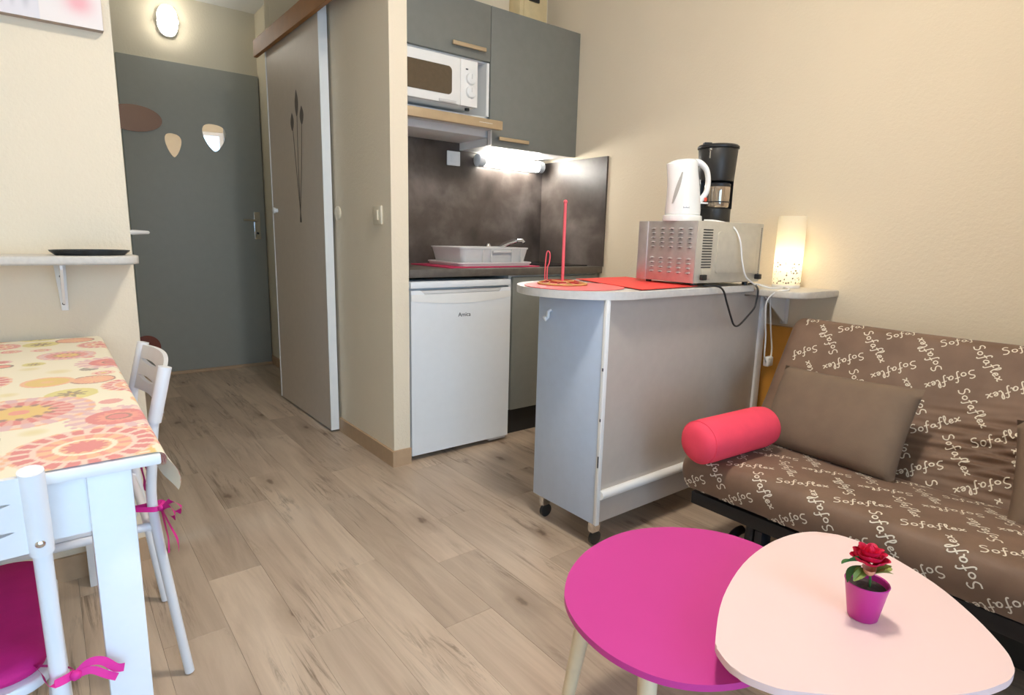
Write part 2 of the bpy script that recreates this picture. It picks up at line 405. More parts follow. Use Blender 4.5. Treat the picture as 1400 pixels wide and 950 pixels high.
# baseboards
struct(MB().box(1.168, 1.18, 2.34, 2.97, 0, 0.075).box(1.1805, 1.262, 2.34, 2.352, 0, 0.075).build('baseboard_partition', 'beige_base', smooth=False))
struct(MB().box(1.165, 1.38, 3.93, 3.94, 0, 0.07).box(1.37, 1.38, 3.94, YE, 0, 0.07).build('baseboard_hall', 'beige_base', smooth=False))
struct(MB().box(2.476, 2.488, YW, 1.0, 0, 0.075).build('baseboard_right', 'beige_base', smooth=False))
struct(MB().box(XL, 0.208, 2.088, 2.10, 0, 0.075).build('baseboard_left', 'beige_base', smooth=False))
# brown valance over the sliding door
struct(MB().box(1.095, 1.118, 2.33, 3.945, 2.062, 2.155, 0.003).box(1.118, 1.18, 2.33, 3.945, 2.135, 2.155).build('trim_1', 'valance', smooth=False))

# entrance door
d1 = struct(MB().box(0.49, 1.372, YE - 0.02, YE + 0.018, 0.012, 2.168, 0.003).build('door_1', 'grey_door'))
MB().box(0.49, 1.375, YE - 0.045, YE + 0.01, 0.0, 0.02, 0.003).build('threshold', 'beige_base', d1)
hp = MB().box(1.288, 1.335, YE - 0.027, YE - 0.02, 0.985, 1.19, 0.003).build('handle_plate', 'chrome', d1)
MB().tube([(1.311, YE - 0.027, 1.125), (1.311, YE - 0.07, 1.125), (1.30, YE - 0.078, 1.125), (1.20, YE - 0.078, 1.127)], 0.0085, 10).build('lever', 'chrome', hp)
MB().lathe([(0.009, 0), (0.009, 0.004)], 14).xf(Matrix.Translation((1.311, YE - 0.03, 1.03)) @ Matrix.Rotation(PI / 2, 4, 'X')).build('keyhole', 'black', hp)
def pebble(cx, cz, pts, name, mat, rx=0, rz=0):
    out = crom([(p[0], p[1], 0) for p in pts], 6, True)
    q = MB().prism([(p.x, p.y) for p in out], 0, 0.004)
    q.xf(Matrix.Translation((cx, YE - 0.0235, cz)) @ Matrix.Rotation(rz, 4, 'Z') @ Matrix.Rotation(rx, 4, 'X') @ Matrix.Rotation(PI / 2, 4, 'X'))
    return q.build(name, mat, d1, smooth=False)
peb = [(-0.075, 0.035), (-0.062, 0.072), (-0.02, 0.085), (0.045, 0.075), (0.075, 0.045), (0.073, 0.0), (0.045, -0.06), (0.005, -0.10), (-0.03, -0.075), (-0.062, -0.02)]
plabel(pebble(1.048, 1.705, peb, 'pebble_mirror', 'mirror', 0.030, -0.108), 'pebble mirror reflecting the bright window')
pebble(0.783, 1.625, [(x * 0.66, z * 0.85) for x, z in peb], 'pebble_mirror', 'mirror', -0.007, -0.07)
plabel(pebble(0.56, 1.77, [(0.166 * math.cos(t * PI / 6), 0.086 * math.sin(t * PI / 6)) for t in range(12)], 'oval_mirror', 'brown_reflection'), 'oval mirror with brown reflection painted in')  # brown wardrobe reflection painted in as the mirror's colour
plabel(pebble(0.52, 0.215, [(0.085 * math.cos(t * PI / 6), 0.085 * math.sin(t * PI / 6)) for t in range(12)], 'round_sticker', 'terracotta'), 'terracotta coloured round sticker')  # round sticker in terracotta colour all over

# bathroom door in the hall (only its lever shows past the wall edge)
d3 = struct(MB().box(0.15, 0.19, 2.22, 3.0, 0.01, 2.04, 0.003).build('door_3', 'grey_door'))
hp3 = MB().box(0.19, 0.197, 2.42, 2.46, 0.94, 1.12, 0.002).build('handle_plate', 'chrome', d3)
MB().tube([(0.197, 2.44, 1.034), (0.235, 2.44, 1.034), (0.250, 2.452, 1.034), (0.305, 2.53, 1.034)], [0.009, 0.009, 0.009, 0.006], 10).build('lever', 'white', hp3)

# sliding closet door
d2 = struct(MB().box(1.124, 1.164, 2.972, 3.80, 0.012, 2.13, 0.0).build('door_2', 'slide', smooth=False))
MB().box(1.1225, 1.1655, 2.966, 2.972, 0.012, 2.13).build('edge_profile', 'white', d2, smooth=False)
MB().box(1.1215, 1.1655, 3.80, 3.812, 0.012, 2.13).build('edge_profile', 'white', d2, smooth=False)
MB().lathe([(0.012, 0), (0.012, 0.01), (0.017, 0.014), (0.017, 0.024), (0.012, 0.028)], 16).xf(Matrix.Translation((1.124, 3.72, 1.17)) @ Matrix.Rotation(-PI / 2, 4, 'Y')).build('knob', 'white', d2)
rb = MB()
def ribbon3(mb, pts, wid, nrm, off=0.0006):
    P = [Vector(p) for p in pts]; n = len(P); L = []
    for i, p in enumerate(P):
        t = P[min(i + 1, n - 1)] - P[max(i - 1, 0)]; t.normalize()
        N = nrm[i] if isinstance(nrm, list) else nrm
        sd = t.cross(N).normalized(); wd = (wid[i] if isinstance(wid, list) else wid) / 2
        L.append((p + sd * wd + N * off, p - sd * wd + N * off))
    V = [(mb.b.verts.new(a), mb.b.verts.new(b)) for a, b in L]
    for i in range(n - 1):
        try: mb.b.faces.new((V[i][0], V[i + 1][0], V[i + 1][1], V[i][1]))
        except ValueError: pass
NX = Vector((-1, 0, 0))
for pts in ([(3.315, 1.10), (3.32, 1.4), (3.31, 1.66)], [(3.305, 1.10), (3.355, 1.4), (3.385, 1.60)], [(3.325, 1.10), (3.27, 1.4), (3.245, 1.60)]):
    P = [(1.124, y, z) for y, z in pts]; ribbon3(rb, crom(P, 8), 0.009, NX)
for (y, z, h, wd) in ((3.312, 1.65, 0.13, 0.05), (3.390, 1.585, 0.09, 0.05), (3.240, 1.60, 0.09, 0.055)):
    n = 10
    P = [(1.124, y, z + h * i / n) for i in range(n + 1)]
    ribbon3(rb, P, [wd * math.sin(PI * min(1, (i / n) * 0.9 + 0.08)) + 0.003 for i in range(n + 1)], NX, 0.0008)
plabel(rb.build('reed_print', 'printgrey', d2, smooth=False), 'printed motif of three dark reeds')

# hall bulkhead lamp above the entrance door
t = thing('wall_lamp', 'lit oval white bulkhead lamp above the grey entrance door', 'lamp', (0.806, YE + 0.02, 2.425))
def oval(a, b, n=28, p=2.6):
    o = []
    for k in range(n):
        th = 2 * PI * k / n; c, s_ = math.cos(th), math.sin(th)
        o.append((a * math.copysign(abs(c) ** (2 / p), c), b * math.copysign(abs(s_) ** (2 / p), s_)))
    return o
RXm = Matrix.Rotation(PI / 2, 4, 'X')
MB().prism(oval(0.062, 0.098), 0, 0.03, 0.004).xf(RXm).build('housing', 'white', t)
q = MB(); rows = []
for sc, z in ((1.0, 0.03), (1.0, 0.055), (0.93, 0.072), (0.75, 0.085), (0.4, 0.092), (0.05, 0.094)):
    rows.append([Vector((x * sc, y * sc, z)) for x, y in oval(0.058, 0.094)])
V = q.grid(rows, False, True); q.cap(V[-1]); q.xf(RXm).build('diffuser', 'halllight', t)
for x in (0.0595, -0.066): MB().box(x, x + 0.0065, -0.06, -0.02, -0.012, 0.012, 0.002).build('clip', 'white', t)

# ceiling globe of the living room (out of frame, lights the room)
t = thing('ceiling_lamp', 'lit round ceiling lamp over the middle of the room', 'lamp', (1.0, 0.78, ZC))
MB().lathe([(0.15, -0.03), (0.15, 0.0)], 32).build('base', 'white', t)
MB().lathe([(0.02, -0.11), (0.08, -0.10), (0.125, -0.07), (0.14, -0.031)], 32).build('diffuser', 'ceil_lamp', t)

# switches on the partition wall
t = thing('light_switch', 'cream light switch with rocker on partition wall beside sliding door', 'switch', (1.18, 2.47, 1.13))
MB().box(-0.010, 0, -0.04, 0.04, -0.04, 0.04, 0.003).build('plate', 'cream_switch', t)
q = MB().box(-0.016, -0.010, -0.017, 0.017, -0.022, 0.022, 0.002); q.xf(Matrix.Rotation(0.0, 4, 'Y')); q.build('rocker', 'cream_switch', t)
t = MB().lathe([(0.034, 0), (0.034, 0.006), (0.028, 0.011), (0.008, 0.012)], 24).xf(Matrix.Rotation(-PI / 2, 4, 'Y')).build('round_wall_cover', 'cream_switch', None, (1.18, 2.925, 1.145))
tag(t, 'round cream cover on partition wall half behind the sliding door edge', 'cover')

# ================================================================== KITCHEN
YC = 2.607; KX0 = 1.266
# left wall cabinet with microwave niche
c1 = thing('wall_cabinet', 'grey wall cabinet with open white niche above the cooker hood', 'cabinet', (KX0, YB, 1.635))
def W(o, x, y, z): return (x - o.location.x, y - o.location.y, z - o.location.z)
def lbox(o, x0, x1, y0, y1, z0, z1, name, mat, bev=0.0, parent=None, smooth=True):
    L = o.location
    return MB().box(x0 - L.x, x1 - L.x, y0 - L.y, y1 - L.y, z0 - L.z, z1 - L.z, bev).build(name, mat, parent or o, smooth=smooth)
L = c1.location
q = MB()
for b in ((KX0, 1.866, 2.63, YB, 1.905, 1.921), (KX0, 1.866, 2.63, YB, 2.15, 2.166), (KX0, 1.866, 2.63, YB, 1.637, 1.651),
          (KX0, KX0 + 0.016, 2.63, YB, 1.651, 2.15), (1.85, 1.866, 2.612, YB, 1.651, 1.906), (1.85, 1.866, 2.63, YB, 1.92, 2.15), (KX0 + 0.016, 1.85, 2.885, YB, 1.651, 2.15)):
    q.box(b[0] - L.x, b[1] - L.x, b[2] - L.y, b[3] - L.y, b[4] - L.z, b[5] - L.z)
plabel(q.build('carcass', 'white', c1, smooth=False), 'white cabinet body and niche')
dr = lbox(c1, KX0 + 0.002, 1.868, YC, 2.628, 1.912, 2.175, 'door', 'grey_cab', 0.0015)
def bar_handle(o, x0, x1, z, parent):
    L = o.location; q = MB()
    q.box(x0 - L.x, x1 - L.x, YC - 0.026 - L.y, YC - 0.016 - L.y, z - 0.009 - L.z, z + 0.009 - L.z, 0.002)
    for x in (x0 + 0.02, x1 - 0.03): q.box(x - L.x, x + 0.01 - L.x, YC - 0.017 - L.y, YC - L.y, z - 0.005 - L.z, z + 0.005 - L.z)
    return q.build('handle', 'handle', parent)
bar_handle(c1, 1.632, 1.826, 1.956, dr)
c2 = thing('wall_cabinet', 'tall grey wall cabinet in the corner beside the right wall', 'cabinet', (1.872, YB, 1.512))
lbox(c2, 1.872, 2.486, 2.630, YB, 1.512, 2.172, 'carcass', 'white', 0.0, smooth=False)
dr = lbox(c2, 1.872, 2.486, YC, 2.628, 1.51, 2.175, 'door', 'grey_cab', 0.0015)
bar_handle(c2, 1.915, 2.115, 1.548, dr)
# cream box on the wall above the cabinets
t = thing('junction_box', 'cream wall box with dark opening above the corner cabinet', 'box', (2.30, YB, 2.185))
MB().box(-0.10, 0.10, -0.10, 0, 0, 0.34, 0.006).build('case', 'cream_box', t)
MB().box(-0.075, 0.06, -0.106, -0.1, 0.05, 0.32, 0.002).build('cover', 'cream_box', t)
MB().box(-0.045, 0.03, -0.118, -0.106, 0.155, 0.205, 0.004).build('black_opening', 'black', t)

# microwave
t = thing('microwave', 'white microwave oven with two dials in the cabinet niche', 'microwave', (1.285, 2.53, 1.6515))
MB().box(0, 0.455, 0.02, 0.34, 0.012, 0.222, 0.004).build('case', 'white', t)
for x in (0.03, 0.42):
    for y in (0.04, 0.31): MB().lathe([(0.012, 0), (0.012, 0.013)], 12, (x, y, 0)).build('foot', 'black', t)
md = MB().box(0.0, 0.355, 0.0, 0.019, 0.012, 0.222, 0.004).build('door', 'white_gloss', t)
q = MB().prism(rrect(0.02, 0.306, 0.05, 0.175, 0.02), 0, 0.003).xf(Matrix.Translation((0, 0.0, 0)) @ RXm); q.build('window', 'microglass', md, smooth=False)
MB().box(0.235, 0.33, -0.006, 0.0, 0.014, 0.026, 0.002).build('door_latch', 'grey_plastic', md)
cp = MB().box(0.357, 0.455, 0.0, 0.019, 0.012, 0.222, 0.004).build('control_panel', 'white_gloss', t)
for z in (0.138, 0.078):
    kb = MB().lathe([(0.027, 0), (0.025, 0.012), (0.022, 0.014)], 28).xf(Matrix.Translation((0.412, 0, z)) @ RXm).build('dial', 'white', cp)
    MB().box(0.4105, 0.4135, -0.0165, -0.0135, z - 0.002, z + 0.02).build('pointer', 'grey_plastic', kb)
MB().box(0.385, 0.398, -0.001, 0, 0.176, 0.182).build('indicator', 'inklogo', cp)
# range hood
t = thing('range_hood', 'slim cooker hood with beige front strip under the microwave', 'hood', (KX0, YB, 1.51))
L = t.location
MB().box(0, 0.604, 2.62 - L.y, -0.012, 1.550 - L.z, 1.636 - L.z, 0.002).build('body', 'grey_plastic', t)
MB().box(0, 0.612, 2.505 - L.y, 2.53 - L.y, 1.575 - L.z, 1.617 - L.z, 0.002).build('front_strip', 'handle', t)
MB().box(0.005, 0.6, 2.53 - L.y, 2.62 - L.y, 1.585 - L.z, 1.605 - L.z).build('drawer', 'grey_plastic', t)
MB().box(0.596, 0.603, 2.585 - L.y, 2.612 - L.y, 1.51 - L.z, 1.583 - L.z).build('side_flap', 'grey_plastic', t)
q = MB()
for i in range(8): q.box(0.47 + i * 0.010, 0.477 + i * 0.010, 2.504 - L.y, 2.505 - L.y, 1.596 - L.z, 1.5985 - L.z)
q.build('small_print', 'white', t, smooth=False)
# splashbacks
tag(MB().prism([(KX0, 0.8965), (XR - 0.0115, 0.8965), (XR - 0.0115, 1.5115), (1.8705, 1.5115), (1.8705, 1.62), (KX0, 1.62)], 0, 0.0095).xf(Matrix.Translation((0, YB - 0.0005, 0)) @ RXm).build('splashback', 'splash', smooth=False), 'dark clouded stone splashback behind the worktop', 'splashback')
tag(MB().box(XR - 0.011, XR - 0.0005, 2.345, YB - 0.0005, 0.8965, 1.495).build('splashback', 'splash', smooth=False), 'dark stone side splashback panel on the right wall', 'splashback')
# socket
t = thing('wall_socket', 'white square wall socket on the dark splashback', 'socket', (1.828, YB - 0.0105, 1.466))
MB().box(-0.042, 0.042, -0.009, 0, -0.038, 0.038, 0.003).build('plate', 'white', t)
MB().box(-0.021, 0.021, -0.013, -0.009, -0.02, 0.02, 0.002).build('insert', 'white', t)
# tube light
t = thing('tube_light', 'lit white tube lamp under the corner wall cabinet', 'lamp', (1.955, 2.85, 1.468))
RYm = Matrix.Rotation(PI / 2, 4, 'Y')
def capsule(x0, x1, r): return MB().lathe([(r * 0.75, x0), (r, x0 + 0.006), (r, x1 - 0.006), (r * 0.75, x1)], 24).xf(RYm)
capsule(0.0, 0.055, 0.034).build('end_cap', 'cap', t)
MB().lathe([(0.031, 0.056), (0.031, 0.44)], 24).xf(RYm).build('tube', 'tube', t)
capsule(0.441, 0.49, 0.034).build('end_cap', 'cap', t)
MB().box(0.02, 0.47, 0.028, 0.039, -0.03, 0.03, 0.002).build('backplate', 'cap', t)
# worktop
t = thing('worktop', 'grey stone kitchen worktop above the small white fridge', 'worktop', (KX0, 2.352, 0.86))
MB().box(0, XR - 0.0005 - KX0, 0, YB - 2.3525, 0, 0.036, 0.002).build('slab', 'tilestone', t)
tag(MB().prism(rrect(2.10, 2.44, 2.42, 2.85, 0.01), 0.8965, 0.902, 0.001).build('hob', 'hob'), 'black glass hob on the worktop beside the dish rack', 'hob')
# drying mat and rack
tag(MB().prism(rrect(1.50, 2.07, 2.405, 2.78, 0.01), 0.8965, 0.9015, 0.001).build('drying_mat', 'towel'), 'raspberry pink drying mat under the white dish rack', 'mat')
RK = (1.815, 2.60, 0.902)
t = thing('dish_rack', 'white plastic dish rack with rim and drip tray on pink mat', 'dish rack', RK)
def basin(sx, sy, r, z0, z1, th, flare):
    q = MB(); rows = []
    for (sc, z) in ((1 - flare, z0), (1, z1), (1 + 0.02, z1), (1.02, z1 + 0.007), (1 - 0.03, z1 + 0.007), (1 - flare - 0.03, z0 + th)):
        rows.append([Vector((x * sc, y * sc, z)) for x, y in rrect(-sx, sx, -sy, sy, r)])
    V = q.grid(rows, False, True); q.cap(V[0][::-1]); q.cap(V[-1]); return q
basin(0.225, 0.165, 0.03, 0.0, 0.012, 0.004, 0.02).build('drip_tray', 'grey_plastic', t)
bs = basin(0.212, 0.152, 0.03, 0.014, 0.085, 0.004, 0.08).build('basin', 'grey_plastic', t)
for x in (-0.09, -0.04, 0.09, 0.15): MB().box(x, x + 0.006, -0.158, -0.147, 0.02, 0.085).build('rib', 'grey_plastic', bs, smooth=False)
MB().box(-0.03, 0.085, -0.162, -0.15, 0.066, 0.078, 0.002).build('handle', 'grey_plastic', bs)
# tap behind the rack
t = thing('mixer_tap', 'chrome mixer tap with slanted spout behind the dish rack', 'tap', (2.04, 2.84, 0.8965))
MB().lathe([(0.026, 0), (0.026, 0.01), (0.018, 0.014), (0.016, 0.08)], 20).build('base', 'chrome', t)
MB().tube([(0, 0, 0.06), (0.01, -0.04, 0.075), (0.035, -0.16, 0.12), (0.05, -0.21, 0.135)], 0.014, 12).tube([(0.05, -0.21, 0.135), (0.062, -0.24, 0.134), (0.066, -0.25, 0.122)], 0.009, 10).build('spout', 'chrome', t)
MB().lathe([(0.018, 0.08), (0.020, 0.1), (0.012, 0.112)], 16).build('lever_cap', 'chrome', t)
# fridge
t = thing('fridge', 'small white undercounter fridge with recessed grip and dark lettering', 'fridge', (1.272, 2.352, 0))
MB().box(0.004, 0.558, 0.045, 0.52, 0.03, 0.81, 0.004).build('body', 'fridge', t)
for x in (0.03, 0.53):
    for y in (0.07, 0.49): MB().lathe([(0.016, 0), (0.016, 0.031)], 14, (x, y, 0)).build('foot', 'black', t)
MB().box(0.0, 0.563, 0.0, 0.52, 0.811, 0.842, 0.005).build('top_panel', 'fridge', t)
fd = MB()
# door with a curved finger recess along its top edge
n = 24; rows = []
def dz(x): return 0.802 - 0.0
out = []
for i in range(n + 1):
    x = 0.0 + 0.561 * i / n
    dip = 0.018 if 0.05 < x < 0.51 else 0.0
    out.append((x, 0.8025 - dip))
fd.prism([(0, 0.028), (0.561, 0.028)] + out[::-1], 0, 0.042, 0.0).xf(Matrix.Translation((0, 0.042, 0)) @ RXm)
fdo = fd.build('door', 'fridge', t, smooth=False)
q = MB()
cur = [(0.0 + 0.561 * i / n, 0.756 - 0.020 * math.sin(PI * i / n)) for i in range(n + 1)]
q.prism(cur + [(0.561, 0.7845), (0.0, 0.7845)], 0, 0.0022).xf(RXm)
q.build('grip_strip', 'white_gloss', fdo, smooth=False)
MB().box(0.052, 0.508, 0.004, 0.04, 0.7855, 0.80, 0.002).build('grip_recess', 'grey_plastic', fdo)
text_obj('lettering', 'Amica', 0.028, 'inklogo', fdo, Matrix.Translation((0.285, -0.0006, 0.672)) @ RXm)
MB().box(0.45, 0.555, 0.01, 0.05, 0.012, 0.027, 0.002).build('plinth_clip', 'grey_plastic', t)
# base cabinet
t = thing('base_cabinet', 'grey base cabinet under the worktop behind the peninsula', 'cabinet', (1.846, 2.37, 0))
L = t.location
MB().box(0, XR - 0.001 - L.x, 0.018, 0.52, 0.15, 0.858, 0).build('carcass', 'white', t, smooth=False)
MB().box(0.014, 0.63, -0.002, 0.016, 0.153, 0.85, 0.0015).build('door', 'grey_cab', t)
MB().box(0.03, 0.64, 0.06, 0.075, 0.0, 0.149).build('plinth', 'skirt', t, smooth=False)

# ================================================================== PENINSULA
PX0, PX1, PY0, PY1, PZ = 1.39, 2.2, 1.29, 1.615, 0.86
t = thing('kitchen_peninsula', 'grey breakfast bar with rounded pale top on casters', 'counter', (PX0, PY0, 0))
L = t.location
out = [(2.2, 1.255)] + [(2.2, 1.745)] + arc(1.507, 1.50, 0.245, PI / 2, 1.5 * PI, 28)
MB().prism([(x - L.x, y - L.y) for x, y in out], PZ, PZ + 0.026, 0.004, 3).build('counter_top', 'countergrey', t)
MB().box(0.0, 0.02, 0.0, PY1 - PY0, 0.092, PZ, 0.001).build('end_panel', 'endpanel', t)
MB().box(0.02, PX1 - PX0, 0.006, 0.024, 0.092, PZ).build('front_panel', 'greypanel', t, smooth=False)
MB().box(0.02, PX1 - PX0, PY1 - PY0 - 0.018, PY1 - PY0, 0.092, PZ).build('rear_panel', 'greypanel', t, smooth=False)
MB().box(0.02, PX1 - PX0, 0.024, PY1 - PY0 - 0.018, 0.092, 0.11).build('bottom_panel', 'greypanel', t, smooth=False)
MB().box(0.81, 0.932, 0.006, 0.024, 0.092, 0.84).build('side_extension', 'greypanel', t, smooth=False)
MB().box(0.932, 0.972, -0.004, 0.03, 0.0, 0.84, 0.002).build('wall_post', 'white_paint', t)
MB().box(-0.003, 0.014, -0.008, 0.006, 0.092, PZ, 0.002).build('corner_strip', 'white', t)
MB().tube([(0.014, -0.004, 0.198), (0.93, -0.004, 0.198)], 0.016, 14).build('rail', 'white', t)
for z in (0.30, 0.46, 0.63): MB().box(-0.004, -0.003, -0.006, -0.001, z, z + (0.04 if z < 0.4 else 0.01)).build('chip', 'inklogo', t, smooth=False)
MB().tube([(-0.001, 0.26, 0.80), (-0.012, 0.26, 0.795), (-0.014, 0.26, 0.775), (-0.024, 0.26, 0.767), (-0.03, 0.26, 0.778)], 0.006, 8).build('hook', 'white', t)
for (x, y) in ((0.03, 0.03), (0.03, 0.29), (0.75, 0.29), (0.75, 0.04)):
    c = MB().box(x - 0.018, x + 0.018, y - 0.012, y + 0.012, 0.05, 0.091, 0.002).build('caster_fork', 'chrome', t)
    MB().lathe([(0.018, -0.008), (0.025, -0.006), (0.025, 0.006), (0.018, 0.008)], 18).xf(Matrix.Translation((x + 0.005, y, 0.025)) @ RXm).build('wheel', 'black_soft', c)
ZT = PZ + 0.0262
# placemats
q = MB().lathe([(0.169, 0), (0.172, 0.001), (0.172, 0.0025), (0.169, 0.003)], 56)
tag(q.build('placemat', 'pink_mat', None, (1.436, 1.487, ZT)), 'round coral pink placemat at the rounded end of the bar', 'placemat')
q = MB().prism([(1.672, 1.723), (1.530, 1.264), (1.862, 1.285), (1.985, 1.735)], 0.0032, 0.0052)
o_ = q.build('placemat', 'red_mat', None, (0, 0, ZT), smooth=False); tag(o_, 'rectangular bright red placemat beside the toaster oven', 'placemat')
# paper towel holder (wire)
PT = (1.430, 1.540, ZT + 0.0034)
t = thing('paper_towel_holder', 'pink wire paper towel holder standing on the round placemat', 'holder', PT)
def ring(r, z, n=36): return [(r * math.cos(2 * PI * k / n), r * math.sin(2 * PI * k / n), z) for k in range(n)]
MB().tube(ring(0.085, 0.004), 0.0035, 8, True).build('base_ring', 'tan', t)
MB().tube(ring(0.058, 0.011), 0.003, 8, True).build('inner_ring', 'redwire', t)
for k in range(12):
    a = 2 * PI * k / 12
    MB().tube([(0.058 * math.cos(a), 0.058 * math.sin(a), 0.011), (0.085 * math.cos(a + 0.18), 0.085 * math.sin(a + 0.18), 0.005)], 0.0028, 6).build('spoke', 'redwire' if k % 2 else 'tan', t)
MB().tube([(-0.057, 0, 0.010), (0.057, 0, 0.010)], 0.0028, 6).tube([(0, -0.057, 0.010), (0, 0.057, 0.010)], 0.0028, 6).build('cross_wire', 'tan', t)
plabel(MB().tube([(0, 0, 0.008), (0, 0, 0.283)], 0.0055, 10).sphere((0, 0, 0.283), 0.0075, 2).build('rod', 'pinkwire', t), 'tall pink centre rod')
a0 = Vector((0.018, 0.115, 0))
lp = crom([(0.0, 0, 0.0), (0, 0, 0.05), (0.003, 0, 0.10), (0.009, 0, 0.112), (0.016, 0, 0.10), (0.014, 0, 0.07), (0.008, 0, 0.05), (0.008, 0, 0.0)], 6)
lp = [Vector((p.x * 0.82, -p.x * 0.6, p.z)) + a0 for p in lp]
MB().tube(lp, 0.0024, 7).tube([(0.012, 0.084, 0.004), a0 + Vector((0.003, -0.003, 0.003))], 0.0024, 6).build('tension_arm', 'pinkwire', t)

# toaster oven
OV = thing('toaster_oven', 'silver toaster oven with louvred side on the bar', 'oven', (1.82, 1.272, ZT), math.radians(-5))
OWx, ODy, OH0, OH1 = 0.375, 0.280, 0.015, 0.235
MB().box(0, OWx, 0, ODy, OH0, OH1, 0.004).build('case', 'steel_warm', OV)
for x, y in ((0.03, 0.03), (0.33, 0.03), (0.03, 0.25), (0.33, 0.25)): MB().lathe([(0.011, 0.0054 if x < 0.1 else 0.0), (0.011, 0.016)], 12, (x, y, 0)).build('foot', 'black', OV)
sp = MB().box(-0.004, 0.0, 0.002, ODy - 0.004, OH0, OH1, 0.001).build('side_panel', 'steel', OV)
MB().box(-0.007, 0.0, ODy - 0.045, ODy + 0.004, OH0, OH1, 0.003).build('front_bezel', 'steel', OV)
# louvres: pressed half-moon hoods
lq = MB(); n = 8; rows = []
for i in range(n + 1):
    u = -0.013 + 0.026 * i / n; h = math.sin(PI * i / n)
    rows.append([Vector((0, u, 0.004 * h)), Vector((-0.006 * h, u, 0.001 * h)), Vector((-0.009 * h, u, -0.002 * h)), Vector((-0.0003, u, -0.0042 * h))])
lq.grid(rows); lme = lq.mesh('louver', 'steel')
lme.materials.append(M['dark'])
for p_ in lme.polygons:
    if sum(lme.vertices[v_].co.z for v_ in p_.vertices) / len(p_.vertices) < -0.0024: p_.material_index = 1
for c_ in range(5):
    y = 0.030 + c_ * 0.044
    for r_ in range(5): linkmesh('louver', lme, sp, (-0.0042, y, 0.208 - r_ * 0.0165))
    for r_ in range(4): linkmesh('louver', lme, sp, (-0.0042, y, 0.100 - r_ * 0.0165))
q = MB()
for i in range(15): q.box(0.028, 0.080, -0.001, 0.0002, 0.07 + i * 0.0095, 0.0738 + i * 0.0095)
q.build('vent_slots', 'black_soft', OV, smooth=False)
q = MB()
for i in range(26): q.box(0.361, 0.365, -0.0008, 0.0002, 0.045 + i * 0.0068, 0.049 + i * 0.0068)
q.build('vent_dots', 'black_soft', OV, smooth=False)
MB().prism(rrect(0.105, 0.335, 0.05, 0.200, 0.012), 0, 0.006, 0.003).xf(RXm).build('raised_panel', 'steel_warm', OV)
MB().box(0.03, 0.075, -0.008, 0, 0.03, 0.065, 0.002).build('cable_inlet', 'steel_warm', OV)
MB().box(0.018, 0.044, -0.02, -0.006, 0.027, 0.047, 0.003).build('spacer_peg', 'black', OV)
MB().box(0.342, 0.362, -0.02, 0.0, 0.025, 0.045, 0.003).build('spacer_peg', 'black', OV)
OT = ZT + OH1
# kettle
KT = thing('electric_kettle', 'white electric kettle standing on the toaster oven', 'kettle', (1.885, 1.392, OT), math.radians(-36))
MB().lathe([(0.088, 0), (0.09, 0.006), (0.088, 0.020), (0.078, 0.024)], 40, sx=1.0, sy=0.92).build('base', 'white_gloss', KT)
q = MB(); rows = []
prof = [(0.0245, 0.080, 0.072, 0.0), (0.04, 0.081, 0.072, 0.0), (0.09, 0.076, 0.068, -0.002), (0.14, 0.071, 0.062, -0.005), (0.185, 0.066, 0.056, -0.010), (0.205, 0.066, 0.050, -0.012), (0.216, 0.058, 0.044, -0.004), (0.224, 0.036, 0.03, 0.006), (0.227, 0.006, 0.005, 0.01)]
for z, a, b, dx in prof:
    rr = []
    for k in range(40):
        th = 2 * PI * k / 40; c_, s_ = math.cos(th), math.sin(th); x = a * c_ + dx
        if c_ < -0.75: x -= (0.012 * ((-c_ - 0.75) / 0.25)) * max(0, min(1, (z - 0.12) / 0.08)) * (1 if z < 0.21 else 0.5)
        rr.append(Vector((x, b * s_, z)))
    rows.append(rr)
V = q.grid(rows, False, True); q.cap(V[0][::-1]); q.cap(V[-1]); q.build('body', 'white_gloss', KT)
hpts = crom([(0.03, 0, 0.215), (0.062, 0, 0.213), (0.095, 0, 0.190), (0.108, 0, 0.15), (0.104, 0, 0.11), (0.085, 0, 0.085), (0.068, 0, 0.068)], 6)
q = MB(); rows = []
for i, p in enumerate(hpts):
    tt = hpts[min(i + 1, len(hpts) - 1)] - hpts[max(i - 1, 0)]; tt.normalize(); nn = Vector((tt.z, 0, -tt.x))
    rows.append([p + nn * (0.012 * math.cos(2 * PI * k / 14)) + Vector((0, 0.016 * math.sin(2 * PI * k / 14), 0)) for k in range(14)])
V = q.grid(rows, False, True); q.cap(V[0]); q.cap(V[-1]); q.build('handle', 'white_gloss', KT)
MB().box(0.078, 0.112, -0.016, 0.016, 0.066, 0.071, 0.002).build('switch_lever', 'white', KT)
MB().box(0.092, 0.104, -0.018, -0.010, 0.074, 0.088, 0.002).build('red_switch', 'orange_sw', KT)
q = MB(); gv = []
for i in range(13):
    f_ = i / 12; z = 0.062 + 0.112 * f_; a = 0.078 - 0.012 * f_; b = 0.070 - 0.012 * f_
    th = math.radians(-140 + 26 * f_); wdt = 0.12 * math.sin(PI * min(0.93, 0.1 + f_ * 0.83)) + 0.01
    gv.append([Vector(((a + 0.002) * math.cos(th + s_ * wdt) - 0.003, (b + 0.002) * math.sin(th + s_ * wdt), z)) for s_ in (-1, -0.4, 0.4, 1)])
q.grid(gv); q.build('water_gauge', 'gauge', KT)
q = MB()
for i in range(7):
    th = math.radians(-104 + i * 3.0)
    q.box(0.0786 * math.cos(th) - 0.0009, 0.0786 * math.cos(th) + 0.0009, 0.0712 * math.sin(th) - 0.0006, 0.0712 * math.sin(th) + 0.0006, 0.046, 0.050 + (0.001 if i % 3 == 0 else 0))
q.build('small_print', 'inklogo', KT, smooth=False)
